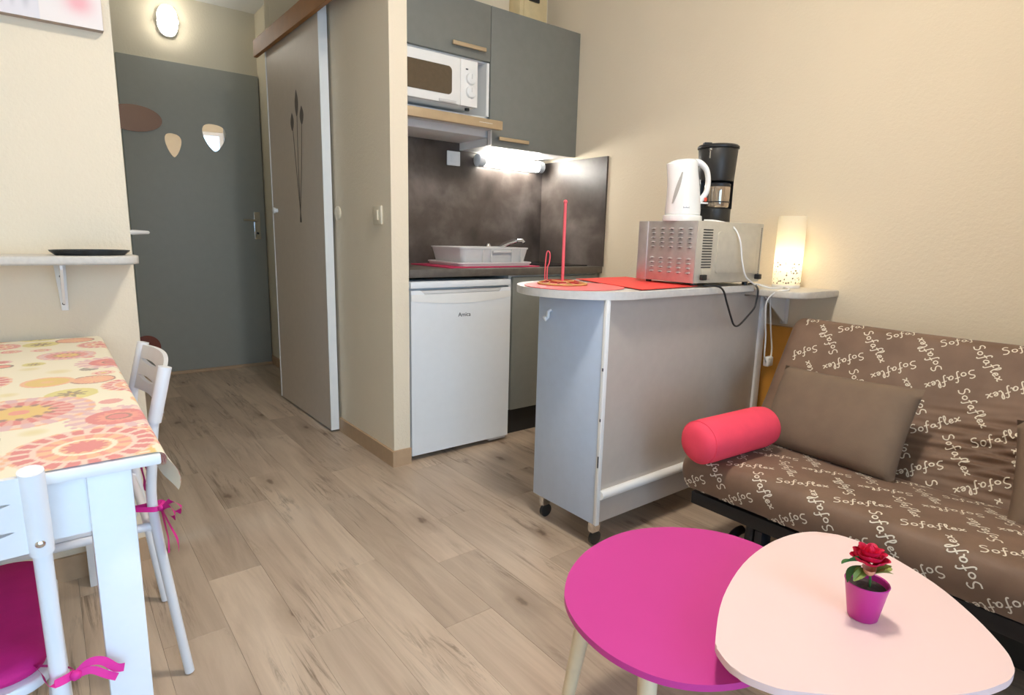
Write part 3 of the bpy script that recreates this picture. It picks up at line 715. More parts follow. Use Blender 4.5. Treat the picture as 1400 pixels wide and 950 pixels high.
def toL(o, p):
    return (Matrix.Translation(o.location) @ Matrix.Rotation(o.rotation_euler.z, 4, 'Z') @ Matrix.Diagonal((0.80, 0.80, 0.99, 1))).inverted() @ Vector(p)
kc = crom([(1.955, 1.345, OT + 0.006), (1.99, 1.315, OT + 0.004), (2.01, 1.262, OT - 0.012), (2.022, 1.232, 1.06), (2.035, 1.222, 0.98), (2.055, 1.214, 0.925), (2.11, 1.214, ZT + 0.012), (2.14, 1.225, ZT + 0.006)], 8)
kc += crom([(2.14, 1.225, ZT + 0.006), (2.17, 1.24, ZT + 0.004), (2.205, 1.255, ZT + 0.004), (2.24, 1.215, 0.8765), (2.29, 1.20, 0.8755), (2.33, 1.21, 0.8755)], 6)[1:]
MB().tube([toL(KT, p) for p in kc], 0.0035, 8).build('power_cable', 'white', KT)
KT.scale = (0.80, 0.80, 0.99)
# coffee maker
CM = thing('coffee_maker', 'black drip coffee maker on the toaster oven behind the kettle', 'coffee maker', (2.112, 1.414, OT), math.radians(-36))
MB().lathe([(0.072, 0), (0.075, 0.004), (0.075, 0.058), (0.07, 0.062)], 36).build('base', 'black_soft', CM)
q = MB(); rows = []
for z in (0.06, 0.15, 0.185):
    rows.append([Vector((0.078 * math.cos(a), 0.078 * math.sin(a), z)) for a in [math.radians(-25 + i * 10) for i in range(23)]] + [Vector((-0.055, 0.03, z)), Vector((0.055, 0.0, z))])
V = q.grid(rows, False, True); q.cap(V[0][::-1]); q.cap(V[-1]); q.build('rear_column', 'black', CM)
MB().lathe([(0.074, 0.172), (0.078, 0.178), (0.086, 0.30), (0.084, 0.304)], 40).build('filter_housing', 'black_soft', CM)
MB().lathe([(0.091, 0.304), (0.091, 0.312), (0.085, 0.318), (0.03, 0.32)], 40).build('lid', 'black', CM)
MB().box(-0.075, -0.04, -0.03, 0.0, 0.318, 0.327, 0.003).build('lid_tab', 'black', CM)
q = MB().tube([(0, 0, -0.035), (0, 0, 0.02)], 0.006, 8).sphere((0, 0, 0.025), 0.014, 1); q.xf(Matrix.Translation((-0.058, -0.063, 0.28)) @ Matrix.Scale(0.6, 4)); q.build('badge', 'chrome', CM)
cf = MB().lathe([(0.048, 0.064), (0.052, 0.07), (0.053, 0.145), (0.050, 0.152)], 32, (0.004, -0.028, 0)).build('carafe', 'carafe', CM)
MB().lathe([(0.0535, 0.150), (0.0535, 0.160), (0.045, 0.164)], 32, (0.004, -0.028, 0)).build('carafe_lid', 'black', cf)
MB().lathe([(0.0542, 0.084), (0.0542, 0.088)], 32, (0.004, -0.028, 0)).build('carafe_band', 'black', cf)
CM.scale = (0.86, 0.86, 0.93)
# corner shelf with table lamp
t = thing('corner_shelf', 'pale rounded wall shelf at the end of the bar under table lamp', 'shelf', (XR, 1.07, 0.845))
L = t.location
out = [(2.4875, 1.062), (2.4875, 1.60), (2.205, 1.60), (2.203, 1.30)] + arc(2.262, 1.145, 0.083, PI, 1.45 * PI, 8) + [(2.36, 1.062)]
MB().prism([(x - L.x, y - L.y) for x, y in out][::-1], 0, 0.027, 0.006, 3).build('board', 'shelfgrey', t)
bk = MB().box(-0.012, -0.0005, 0.185, 0.215, -0.135, -0.001, 0.002).prism([(-0.012, -0.135), (-0.012, -0.001), (-0.20, -0.001), (-0.20, -0.012)], 0.198, 0.204)
bk.b.verts.ensure_lookup_table()
q = MB().box(-0.012, -0.0005, 0.185, 0.215, -0.135, -0.001, 0.002).build('bracket', 'white', t)
g = MB().prism([(-0.012, -0.13), (-0.012, -0.001), (-0.18, -0.001), (-0.18, -0.012)], -0.003, 0.003).xf(Matrix.Translation((0, 0.2, 0)) @ RXm); g.build('bracket_web', 'white', q, smooth=False)
for z in (-0.04, -0.115): MB().sphere((-0.013, 0.208, z), 0.005, 1).build('screw', 'inklogo', q)
TL = thing('table_lamp', 'lit cylindrical paper lamp with dark star pattern on corner shelf', 'lamp', (2.392, 1.232, 0.8725))
q = MB(); V = q.grid([[Vector((0.0535 * math.cos(2 * PI * k / 48), 0.0535 * math.sin(2 * PI * k / 48), z)) for k in range(48)] for z in (0.012, 0.07, 0.14, 0.21, 0.285)], False, True)
sh = q.build('shade', 'shade', TL)
MB().lathe([(0.052, 0), (0.0528, 0.004), (0.0528, 0.012), (0.03, 0.013)], 40).build('base', 'white', TL)
MB().lathe([(0.018, 0.013), (0.018, 0.06)], 16).build('lamp_holder', 'white', TL)
MB().sphere((0, 0, 0.115), 0.026, 3, (1, 1, 1.2)).build('bulb', 'bulb', TL)
rs = random.Random(5); q = MB()
def on_shade(a, z, e=0.0006): return Vector(((0.0535 + e) * math.cos(a), (0.0535 + e) * math.sin(a), z))
def stardot(a, z, r, n):
    c = q.b.verts.new(on_shade(a, z)); ring_ = []
    for k in range(n * 2):
        rr = r * (1.0 if k % 2 == 0 else 0.45); th = PI * k / n
        ring_.append(q.b.verts.new(on_shade(a + rr * math.cos(th) / 0.0535, z + rr * math.sin(th))))
    for k in range(n * 2): q.b.faces.new((c, ring_[k], ring_[(k + 1) % (n * 2)]))
for i in range(190):
    z = 0.018 + 0.085 * rs.random() ** 1.3; stardot(rs.random() * 2 * PI, z, rs.choice((0.002, 0.0026, 0.0034, 0.0052)), 5)
for i in range(14): stardot(rs.random() * 2 * PI, 0.12 + 0.08 * rs.random(), 0.0016, 5)
so = q.build('star_pattern', 'inklogo', sh, smooth=False); so['kind'] = 'stuff'
# hanging cables
lc = crom([(2.337, 1.215, 0.876), (2.29, 1.17, 0.877), (2.215, 1.13, 0.876), (2.186, 1.16, 0.868), (2.18, 1.19, 0.83), (2.20, 1.20, 0.76), (2.235, 1.21, 0.68), (2.25, 1.215, 0.60), (2.285, 1.22, 0.57), (2.315, 1.225, 0.575), (2.33, 1.23, 0.62), (2.325, 1.24, 0.70), (2.31, 1.245, 0.80), (2.31, 1.248, 0.84)], 7)
LC = thing('lamp_cable', 'white lamp cable with inline switch hanging below the corner shelf', 'cable', (2.29, 1.22, 0.575))
MB().tube([p - LC.location for p in lc], 0.003, 7).build('cord', 'white', LC)
MB().box(-0.017, 0.023, -0.012, 0.012, -0.02, 0.02, 0.006).build('switch', 'white', LC)
bc = crom([(1.872, 1.27, ZT + 0.0065), (1.905, 1.24, ZT + 0.0065), (1.935, 1.228, 0.878), (1.965, 1.226, 0.83), (2.0, 1.226, 0.775), (2.03, 1.228, 0.742), (2.065, 1.228, 0.740), (2.12, 1.228, 0.772), (2.16, 1.228, 0.80), (2.175, 1.23, 0.83), (2.178, 1.23, 0.87), (2.18, 1.25, ZT + 0.004), (2.19, 1.28, ZT + 0.003)], 7)
o_ = MB().tube(bc, 0.0036, 8).build('power_cord', 'black'); tag(o_, 'black power cord looping down from the bar top', 'cable')
# pine panel behind the sofa
o_ = MB().box(2.452, 2.4875, 1.02, 1.40, 0.0, 0.70, 0.002).build('pine_panel', 'pine'); tag(o_, 'orange pine board standing against the wall behind the sofa', 'panel')

# ================================================================== SOFA
SY0, SY1 = 1.085, -0.80
S = thing('sofa_bed', 'taupe sofa bed with cream script lettering on a black frame', 'sofa', (1.9, SY1, 0))
def prof_len(P):
    d = [0]
    for i in range(1, len(P)): d.append(d[-1] + (P[i] - P[i - 1]).length)
    return d
seatP = crom([(1.59, 0, 0.262), (1.565, 0, 0.273), (1.548, 0, 0.32), (1.553, 0, 0.362), (1.585, 0, 0.386), (1.70, 0, 0.390), (1.85, 0, 0.380), (1.97, 0, 0.365)], 6)
seatUnder = [(2.0, 0, 0.33), (1.99, 0, 0.265), (1.80, 0, 0.25)]
backP = crom([(1.985, 0, 0.345), (2.035, 0, 0.42), (2.09, 0, 0.50), (2.15, 0, 0.60), (2.205, 0, 0.69), (2.243, 0, 0.748), (2.275, 0, 0.766), (2.31, 0, 0.765)], 6)
backUnder = [(2.35, 0, 0.752), (2.362, 0, 0.72), (2.30, 0, 0.60), (2.18, 0, 0.40), (2.09, 0, 0.30), (2.02, 0, 0.30)]
def wrinkle(Y, s):     # folds of the back cover between the two pillows
    g = math.exp(-((Y - 0.37) / 0.22) ** 2) * math.exp(-((s - 0.15) / 0.10) ** 2)
    return g * (0.006 * math.sin(s * 150 + 2.5 * math.sin(Y * 9)) + 0.004 * math.sin(s * 260 + Y * 22 + 1.3 * math.sin(Y * 14)))
class Surf:
    def __init__(s, P, under, y0, wr=None):
        s.y0 = y0; s.P = P; s.d = prof_len(P); s.under = [Vector(p) for p in under]; s.wr = wr
    def at(s, y, t, off=0.0):
        t = max(0, min(s.d[-1] - 1e-5, t)); i = 0
        while s.d[i + 1] < t: i += 1
        f = (t - s.d[i]) / (s.d[i + 1] - s.d[i]); p = s.P[i].lerp(s.P[i + 1], f)
        tg = (s.P[i + 1] - s.P[i]).normalized(); N = Vector((-tg.z, 0, tg.x))
        e = min(abs(y - s.y0), abs(y - SY1)); ins = 0.0
        if e < 0.03: ins = -(0.03 - math.sqrt(max(0, 0.03 ** 2 - (0.03 - e) ** 2)))
        h = ins + off + 0.003 * math.sin(y * 5 + t * 3)
        if s.wr: h += s.wr(y, t)
        q_ = p + N * h; q_.y = y; return q_, N
    def build(s, name, nt, ny):
        SY0 = s.y0
        q = MB(); rows = []
        ys = []
        for k in range(6): ys.append(SY1 + 0.03 * (k / 5) ** 2)
        for k in range(1, ny): ys.append(SY1 + 0.03 + (SY0 - SY1 - 0.06) * k / ny)
        for k in range(6): ys.append(SY0 - 0.03 * ((5 - k) / 5) ** 2)
        cen = sum((p for p in s.P), Vector()) / len(s.P)
        for y in ys:
            r_ = [s.at(y, s.d[-1] * j / nt)[0] for j in range(nt + 1)]
            e = min(abs(y - SY0), abs(y - SY1)); k_ = 1.0 - (0.0 if e >= 0.03 else 0.10 * (1 - e / 0.03) ** 2)
            for u in s.under:
                r_.append(Vector((cen.x + (u.x - cen.x) * k_, y, cen.z + (u.z - cen.z) * k_)))
            rows.append(r_)
        V = q.grid(rows, False, True); q.cap(V[0][::-1]); q.cap(V[-1])
        q.xf(Matrix.Translation(-S.location)); return q.build(name, 'sofa', S, ang=60)
seat = Surf(seatP, seatUnder, SY0); back = Surf(backP, backUnder, SY0 + 0.03, wrinkle)
so_seat = seat.build('seat_mattress', 40, 50); so_back = back.build('back_mattress', 150, 130)
# handwriting strokes, one word repeated in a diamond lattice
GL = {
 'S': ([[(0.52, 0.86), (0.40, 1.0), (0.18, 0.92), (0.16, 0.70), (0.36, 0.52), (0.44, 0.28), (0.26, 0.04), (0.0, 0.12)]], 0.62),
 'o': ([[(0.22, 0.46), (0.06, 0.40), (0.02, 0.18), (0.16, 0.02), (0.32, 0.14), (0.32, 0.36), (0.22, 0.46)]], 0.46),
 'f': ([[(0.44, 0.90), (0.36, 1.02), (0.24, 0.86), (0.18, 0.40), (0.10, -0.16), (0.0, -0.30), (-0.06, -0.22)], [(0.02, 0.44), (0.38, 0.50)]], 0.44),
 'a': ([[(0.34, 0.42), (0.16, 0.46), (0.02, 0.22), (0.10, 0.02), (0.26, 0.10), (0.34, 0.42), (0.34, 0.10), (0.46, 0.04)]], 0.52),
 'l': ([[(0.04, 0.30), (0.22, 0.70), (0.22, 1.0), (0.12, 0.96), (0.08, 0.40), (0.14, 0.04), (0.28, 0.10)]], 0.34),
 'e': ([[(0.04, 0.22), (0.26, 0.28), (0.26, 0.44), (0.12, 0.44), (0.03, 0.20), (0.14, 0.02), (0.34, 0.12)]], 0.40),
 'x': ([[(0.02, 0.46), (0.14, 0.40), (0.24, 0.08), (0.40, 0.04)], [(0.40, 0.48), (0.24, 0.26), (0.0, 0.0)]], 0.42)}
word = []; xx = 0
for ch in 'Sofaflex':
    st, adv = GL[ch]
    for s_ in st: word.append([(p[0] + xx, p[1]) for p in crom([(a, b, 0) for a, b in s_], 3)] if False else [(p.x + xx, p.y) for p in crom([(a, b, 0) for a, b in s_], 3)])
    xx += adv
WL = xx
def letter(surf, parent, pu, pv, size, angA, angB, v0, vmax, mb):
    k_ = size / WL
    nu = int((SY0 - SY1) / pu) + 2; nv = int(vmax / pv) + 2
    for i in range(-1, nu):
        for j in range(-1, nv):
            for fam in (0, 1):
                cu = SY0 - 0.04 - (i + 0.5 * fam) * pu; cv = v0 + (j + 0.5 * fam) * pv
                if fam == 0: ang = angA + (PI if j % 2 == 0 else 0)
                else: ang = angB + (PI if i % 2 == 0 else 0)
                ca, sa = math.cos(ang), math.sin(ang)
                for st in word:
                    pts, nr, ok = [], [], True
                    for (x, y) in st:
                        lx = (x - WL / 2) * k_; ly = (y - 0.4) * k_ * 0.72
                        a, b = lx * ca - ly * sa, lx * sa + ly * ca       # a to the sitter's right in the picture = -Y
                        Y, T = cu - a, cv + b
                        if not (SY1 + 0.012 < Y < SY0 - 0.012 and 0.012 < T < vmax - 0.01): ok = False; break
                        p, N = surf.at(Y, T, 0.0012); pts.append(p - S.location); nr.append(N)
                    if ok and len(pts) > 2: ribbon3(mb, pts, 0.0034, nr, 0.0)
mb1 = MB(); letter(back, so_back, 0.158, 0.152, 0.135, math.radians(34), math.radians(-50), 0.055, back.d[-1], mb1)
q = mb1.build('script_lettering', 'letter', so_back, smooth=False); q['kind'] = 'stuff'; plabel(q, 'cream printed handwriting')
mb2 = MB(); letter(seat, so_seat, 0.158, 0.152, 0.135, math.radians(34), math.radians(-50), 0.05, seat.d[-1], mb2)
q = mb2.build('script_lettering', 'letter', so_seat, smooth=False); q['kind'] = 'stuff'; plabel(q, 'cream printed handwriting')
L = S.location
fr_ = MB().box(1.60 - L.x, 1.64 - L.x, SY1 + 0.02 - L.y, SY0 - 0.02 - L.y, 0.205, 0.248, 0.004).box(1.95 - L.x, 1.99 - L.x, SY1 + 0.02 - L.y, SY0 - 0.02 - L.y, 0.205, 0.248, 0.004)
for y in (SY0 - 0.06, 0.1, SY1 + 0.03): fr_.box(1.64 - L.x, 1.95 - L.x, y - L.y, y + 0.035 - L.y, 0.206, 0.247)
fr_.build('seat_frame', 'blackmetal', S)
for y in (0.86, -0.5):
    lg = MB().tube([(1.625 - L.x, y - L.y, 0.206), (1.61 - L.x, y - L.y, 0.10), (1.64 - L.x, y - L.y, 0.02), (1.70 - L.x, y - L.y, 0.012), (2.20 - L.x, y - L.y, 0.012)], 0.017, 10).build('leg', 'blackmetal', S)
    q = MB().box(1.60 - L.x, 1.66 - L.x, y - 0.045 - L.y, y - 0.02 - L.y, 0.03, 0.206, 0.006); q.build('leg_plate', 'blackmetal', S)
    MB().tube([(2.20 - L.x, y - L.y, 0.014), (2.25 - L.x, y - L.y, 0.30)], 0.017, 10).build('leg', 'blackmetal', S)
    pts = [(1.66 + 0.075 * math.cos(a) - L.x, y + 0.06 - L.y, 0.076 + 0.075 * math.sin(a)) for a in [math.radians(200 - 15 * k) for k in range(9)]]
    MB().tube(pts, 0.014, 10).build('curved_brace', 'blackmetal', S)
MB().tube([(1.72 - L.x, 0.66 - L.y, 0.215), (1.70 - L.x, 0.62 - L.y, 0.15), (1.76 - L.x, 0.50 - L.y, 0.14)], 0.012, 8).build('mechanism_bar', 'blackmetal', S)
MB().box(1.80 - L.x, 2.2 - L.x, -0.55 - L.y, 0.72 - L.y, 0.03, 0.20, 0.004).build('storage_drawer', 'skirt', S)
MB().tube([(2.31 - L.x, SY1 + 0.05 - L.y, 0.30), (2.31 - L.x, SY0 - 0.05 - L.y, 0.30)], 0.014, 8).build('back_frame', 'blackmetal', S)

# pillows
def pillow(wd, ht, th, nx=26, ny=18):
    q = MB(); F = {}; B = {}
    def pt(u, v, s_):
        px = abs(2 * u - 1); py = abs(2 * v - 1)
        e = max(0.0, (1 - px ** 3.2)) * max(0.0, (1 - py ** 3.2))
        t_ = th / 2 * (e ** 0.42)
        x = (u - 0.5) * wd * (1 - 0.035 * (1 - py ** 2) * (px ** 4)); z = (v - 0.5) * ht * (1 - 0.05 * (1 - px ** 2) * (py ** 4))
        return Vector((x, s_ * t_, z))
    rows = [[pt(i / nx, j / ny, -1) for j in range(ny + 1)] for i in range(nx + 1)]
    q.grid(rows); rows = [[pt(i / nx, j / ny, 1) for j in range(ny + 1)] for i in range(nx + 1)]
    q.grid(rows); bmesh.ops.remove_doubles(q.b, verts=q.b.verts, dist=0.0004)
    return q
# local x = width, y = thickness (front = -y), z = height
def place_pillow(q, name, label, loc, yaw, lean, roll=0):
    o = q.build(name, 'pillow', None, loc, ang=70)
    o.rotation_euler = (Matrix.Rotation(yaw, 3, 'Z') @ Matrix.Rotation(lean, 3, 'X') @ Matrix.Rotation(roll, 3, 'Y')).to_euler()
    return tag(o, label, 'pillow')
p1 = place_pillow(pillow(0.45, 0.30, 0.12), 'throw_pillow', 'taupe rectangular pillow leaning on the sofa back beside pink bolster', (1.966, 0.806, 0.495), math.radians(-97), math.radians(-26), math.radians(-2))
q = MB().tube([(0.19, -0.01, -0.15), (0.195, -0.012, -0.163), (0.207, -0.01, -0.16), (0.208, -0.006, -0.149)], 0.0035, 6); q.build('corner_loop', 'pillow', p1)
place_pillow(pillow(0.43, 0.30, 0.12), 'throw_pillow', 'taupe pillow cut off by the right edge of the photo', (1.96, 0.13, 0.49), math.radians(-82), math.radians(-32), math.radians(-4))
# bolster
q = MB(); rr = 0.067; prof = [(0.012, -0.186), (0.035, -0.185), (0.052, -0.178), (0.063, -0.162), (rr, -0.135), (rr, 0), (rr, 0.135), (0.063, 0.162), (0.052, 0.178), (0.035, 0.185), (0.012, 0.186)]
q.lathe(prof, 36)
q.xf(Matrix.Rotation(PI / 2, 4, 'Y'))
bo = q.build('bolster', 'bolster', None, (1.655, 0.972, 0.392 + 0.066), math.radians(-4), ang=60); tag(bo, 'coral pink cylindrical bolster on the left end of the sofa seat', 'bolster')
MB().tube([(-0.160, 0.0638 * math.cos(a), 0.0638 * math.sin(a)) for a in [2 * PI * k / 36 for k in range(36)]], 0.0022, 6, True).build('seam_piping', 'bolster', bo)

# ================================================================== COFFEE TABLES
pk = [(0.774, 0.45), (0.878, 0.504), (1.008, 0.544), (1.124, 0.556), (1.216, 0.544), (1.270, 0.512), (1.290, 0.461), (1.283, 0.396), (1.24, 0.299), (1.179, 0.222), (1.119, 0.168), (1.084, 0.149), (1.058, 0.143), (1.02, 0.148), (0.951, 0.175), (0.85, 0.243), (0.766, 0.317), (0.743, 0.352), (0.735, 0.391), (0.750, 0.428)]
mg = [(0.739, 0.755), (0.800, 0.800), (0.889, 0.834), (1.001, 0.840), (1.098, 0.803), (1.175, 0.733), (1.208, 0.658), (1.205, 0.580), (1.15, 0.49), (1.05, 0.425), (0.93, 0.395), (0.82, 0.40), (0.745, 0.435), (0.700, 0.483), (0.678, 0.535), (0.671, 0.59), (0.680, 0.655), (0.704, 0.712)]
def coffee_table(name, label, pts, zt, mat, legs, cat='coffee table'):
    cx = sum(p[0] for p in pts) / len(pts); cy = sum(p[1] for p in pts) / len(pts)
    t = thing(name, label, cat, (cx, cy, 0))
    out = crom([(x - cx, y - cy, 0) for x, y in pts], 4, True)
    MB().prism([(p.x, p.y) for p in out][::-1], zt - 0.012, zt, 0.002).build('table_top', mat, t, ang=30)
    for (x0, y0, x1, y1) in legs:
        a, b = Vector((x0 - cx, y0 - cy, zt - 0.0125)), Vector((x1 - cx, y1 - cy, 0.003))
        pts_ = [a.lerp(b, i / 6) for i in range(7)]
        MB().tube(pts_, [0.019 - 0.007 * i / 6 for i in range(7)], 14).build('leg', 'legwood', t)
        MB().lathe([(0.024, -0.008), (0.024, 0)], 16, (a.x, a.y, a.z)).build('leg_plate', 'blackmetal', t)
    return t
coffee_table('coffee_table', 'lower magenta oval coffee table partly under the pale pink one', mg, 0.38, 'magenta_top', [(0.775, 0.575, 0.735, 0.535), (0.80, 0.74, 0.79, 0.80), (1.11, 0.65, 1.17, 0.68)])
coffee_table('coffee_table', 'pale pink rounded triangular coffee table with the rose pot', pk, 0.44, 'pink_top', [(0.838, 0.355, 0.805, 0.335), (1.19, 0.46, 1.25, 0.51), (1.07, 0.22, 1.09, 0.15)])
# potted rose
R_ = thing('potted_rose', 'artificial red rose in magenta pot on the pale pink table', 'potted flower', (1.022, 0.335, 0.4402), 0.3)
q = MB(); prof = [(0.0205, 0.0), (0.0225, 0.002), (0.0325, 0.062), (0.0335, 0.064), (0.0325, 0.0655), (0.0305, 0.064), (0.0295, 0.052)]
V = q.grid([[Vector((r * math.cos(2 * PI * k / 36), r * math.sin(2 * PI * k / 36), z)) for k in range(36)] for r, z in prof], False, True); q.cap(V[0][::-1]); q.build('pot', 'magenta_pot', R_)
MB().lathe([(0.0292, 0.046), (0.0298, 0.054), (0.015, 0.056)], 28).build('soil', 'soil', R_)
MB().tube(crom([(0.0, -0.004, 0.05), (-0.002, -0.004, 0.07), (-0.005, 0.002, 0.106)], 5), 0.0016, 8).tube(crom([(0.0, -0.004, 0.055), (-0.008, -0.003, 0.07), (-0.018, -0.002, 0.088)], 5), 0.0012, 8).build('stem', 'leaf', R_)
# petals: cupped patches around the flower centre
def petal_mesh(wd, ht, cup, curl):
    q = MB(); rows = []; nu, nv = 8, 7
    for i in range(nu + 1):
        u = i / nu * 2 - 1; row = []
        for j in range(nv + 1):
            v = j / nv; ww = wd * math.sin(PI * min(1.0, 0.16 + 0.62 * v)) * (1 - 0.15 * v * u * u)
            x = u * ww; z = ht * v * (1 - 0.12 * u * u); y = cup * (4 * v * (1 - v) * 0.5 + 0.4 * v) + curl * max(0, v - 0.72) ** 1.2 * 6 - 0.5 * wd * (u * u) * (1 - 0.3 * v)
            row.append(Vector((x, y, z)))
        rows.append(row)
    q.grid(rows); return q
pm_in = petal_mesh(0.011, 0.024, 0.005, 0.0).mesh('petal', 'rose'); pm_mid = petal_mesh(0.015, 0.026, 0.010, 0.006).mesh('petal', 'rose'); pm_out = petal_mesh(0.019, 0.025, 0.014, 0.006).mesh('petal', 'rose')
fc = Vector((-0.006, 0.002, 0.104))
for (me, n, r0, tilt, ph, dz_) in ((pm_in, 4, 0.002, -0.15, 0.2, 0.008), (pm_mid, 5, 0.005, 0.25, 0.7, 0.004), (pm_out, 6, 0.008, 0.36, 0.1, 0.0), (pm_out, 5, 0.010, 0.62, 0.5, -0.003)):
    for k in range(n):
        a = ph + 2 * PI * k / n + 0.1 * math.sin(k * 7)
        mt = Matrix.Translation(fc + Vector((0, 0, dz_))) @ Matrix.Scale(0.86, 4) @ Matrix.Rotation(a, 4, 'Z') @ Matrix.Translation((0, r0, 0)) @ Matrix.Rotation(-tilt, 4, 'X')
        o_ = bpy.data.objects.new('petal', me); COL.objects.link(o_); o_.parent = R_; o_.matrix_local = mt
def leaf_mesh(ln, wd, mat):
    q = MB(); rows = []
    for i in range(9):
        f_ = i / 8; ww = wd * math.sin(PI * (0.04 + 0.94 * f_)) ** 0.8
        rows.append([Vector((s_ * ww, f_ * ln, 0.12 * abs(s_) * ww * 4 - 0.010 * f_ * f_)) for s_ in (-1, -0.5, 0, 0.5, 1)])
    q.grid(rows); return q.mesh('leaf', mat)
lf = leaf_mesh(0.036, 0.013, 'leaf'); lf2 = leaf_mesh(0.030, 0.009, 'leaf2')
def place_leaf(me, base, az, el, roll=0):
    mt = Matrix.Translation(Vector(base) + Vector((0, 0, 0.016))) @ Matrix.Rotation(az, 4, 'Z') @ Matrix.Rotation(el, 4, 'X') @ Matrix.Rotation(roll, 4, 'Y')
    o_ = bpy.data.objects.new('leaf', me); COL.objects.link(o_); o_.parent = R_; o_.matrix_local = mt
# azimuth 0 points to local +y; picture-left is about world (-0.79, 0.62)
place_leaf(lf, (-0.010, 0.012, 0.084), math.radians(38), 0.22, 0.7); place_leaf(lf, (-0.012, 0.010, 0.078), math.radians(48), -0.45, 0.5)
place_leaf(lf2, (-0.012, 0.006, 0.074), math.radians(72), -0.1, -0.3)
place_leaf(lf2, (-0.018, -0.006, 0.072), math.radians(195), 0.95, 0.2); place_leaf(lf2, (-0.016, -0.006, 0.070), math.radians(214), 0.45, -0.3); place_leaf(lf2, (-0.006, -0.010, 0.074), math.radians(222), 0.3, 0.4)
bmesh_ = petal_mesh(0.008, 0.018, 0.005, 0.002).mesh('bud_petal', 'bud')
for k in range(5):
    mt = Matrix.Translation((-0.019, -0.001, 0.086)) @ Matrix.Rotation(-0.3, 4, 'Y') @ Matrix.Rotation(2 * PI * k / 5, 4, 'Z') @ Matrix.Translation((0, 0.003, 0)) @ Matrix.Rotation(-0.2, 4, 'X')
    o_ = bpy.data.objects.new('bud_petal', bmesh_); COL.objects.link(o_); o_.parent = R_; o_.matrix_local = mt

# ================================================================== DINING TABLE AND CLOTH
TX0, TX1, TY0, TY1, TZ = -0.60, 0.105, 0.935, 2.085, 0.735
t = thing('dining_table', 'white dining table against the left wall under a printed cloth', 'table', (TX0, TY0, 0))
L = t.location
MB().box(0, TX1 - TX0, 0, TY1 - TY0, TZ - 0.016, TZ, 0.003).build('table_top', 'white_paint', t)
q = MB().box(0.05, TX1 - TX0 - 0.05, 0.030, 0.048, TZ - 0.105, TZ - 0.017).box(0.05, TX1 - TX0 - 0.05, TY1 - TY0 - 0.05, TY1 - TY0 - 0.032, TZ - 0.105, TZ - 0.017)
q.box(0.04, 0.058, 0.05, TY1 - TY0 - 0.05, TZ - 0.105, TZ - 0.017).box(TX1 - TX0 - 0.058, TX1 - TX0 - 0.04, 0.05, TY1 - TY0 - 0.05, TZ - 0.105, TZ - 0.017)
q.build('apron', 'white_paint', t, smooth=False)
for x in (0.03, 0.617):
    for y in (0.022, TY1 - TY0 - 0.075): MB().box(x, x + 0.053, y, y + 0.053, 0, TZ - 0.0165, 0.002).build('leg', 'white_paint', t)
# tablecloth, printed with mandala discs
CR = rgb(248, 238, 214)
palette = [rgb(226, 84, 100), rgb(240, 150, 120), rgb(246, 186, 120), rgb(240, 196, 196), rgb(214, 60, 84), rgb(236, 172, 60), rgb(222, 190, 70), rgb(250, 214, 170)]
rc = random.Random(11); discs = []
fixed = [(0.02, 1.02, 0.092, 'A'), (-0.06, 1.27, 0.105, 'B'), (0.072, 1.16, 0.075, 'C'), (0.105, 1.045, 0.058, 'D'), (0.125, 1.40, 0.062, 'A'), (-0.16, 1.55, 0.085, 'A'), (0.10, 1.66, 0.07, 'C'), (-0.14, 1.0, 0.075, 'E'),
         (0.02, 1.80, 0.06, 'B'), (-0.20, 1.85, 0.09, 'B'), (0.10, 1.93, 0.055, 'A'), (-0.02, 1.50, 0.045, 'F'), (0.055, 1.48, 0.04, 'G'), (0.015, 1.37, 0.042, 'H'), (0.04, 0.945, 0.06, 'G2'), (-0.22, 1.30, 0.05, 'A'), (-0.17, 1.40, 0.05, 'A'),
         (0.045, 2.03, 0.045, 'G'), (-0.03, 2.0, 0.04, 'H'), (0.13, 1.28, 0.03, 'F'), (0.14, 1.80, 0.03, 'F'), (0.07, 1.275, 0.018, 'P'), (0.09, 1.075, 0.016, 'K'), (-0.04, 1.135, 0.022, 'Y'), (0.055, 1.60, 0.018, 'K'), (-0.05, 1.66, 0.022, 'Y'), (0.06, 1.75, 0.014, 'P'), (-0.10, 1.12, 0.022, 'K2'), (-0.12, 2.0, 0.05, 'A'), (-0.08, 1.42, 0.02, 'Y'), (0.0, 1.60, 0.026, 'Y'), (-0.10, 1.72, 0.022, 'K2')]
discs += fixed
for _ in range(900):
    x, y = rc.uniform(-0.62, 0.15), rc.uniform(0.9, 2.12); r = rc.choice((0.09, 0.06, 0.045, 0.022))
    if all(math.hypot(x - d[0], y - d[1]) > (r + d[2]) * 1.03 for d in discs): discs.append((x, y, r, rc.choice('ABCEFGH')))
def lerp3(a, b, f): return tuple(a[i] + (b[i] - a[i]) * f for i in range(3))
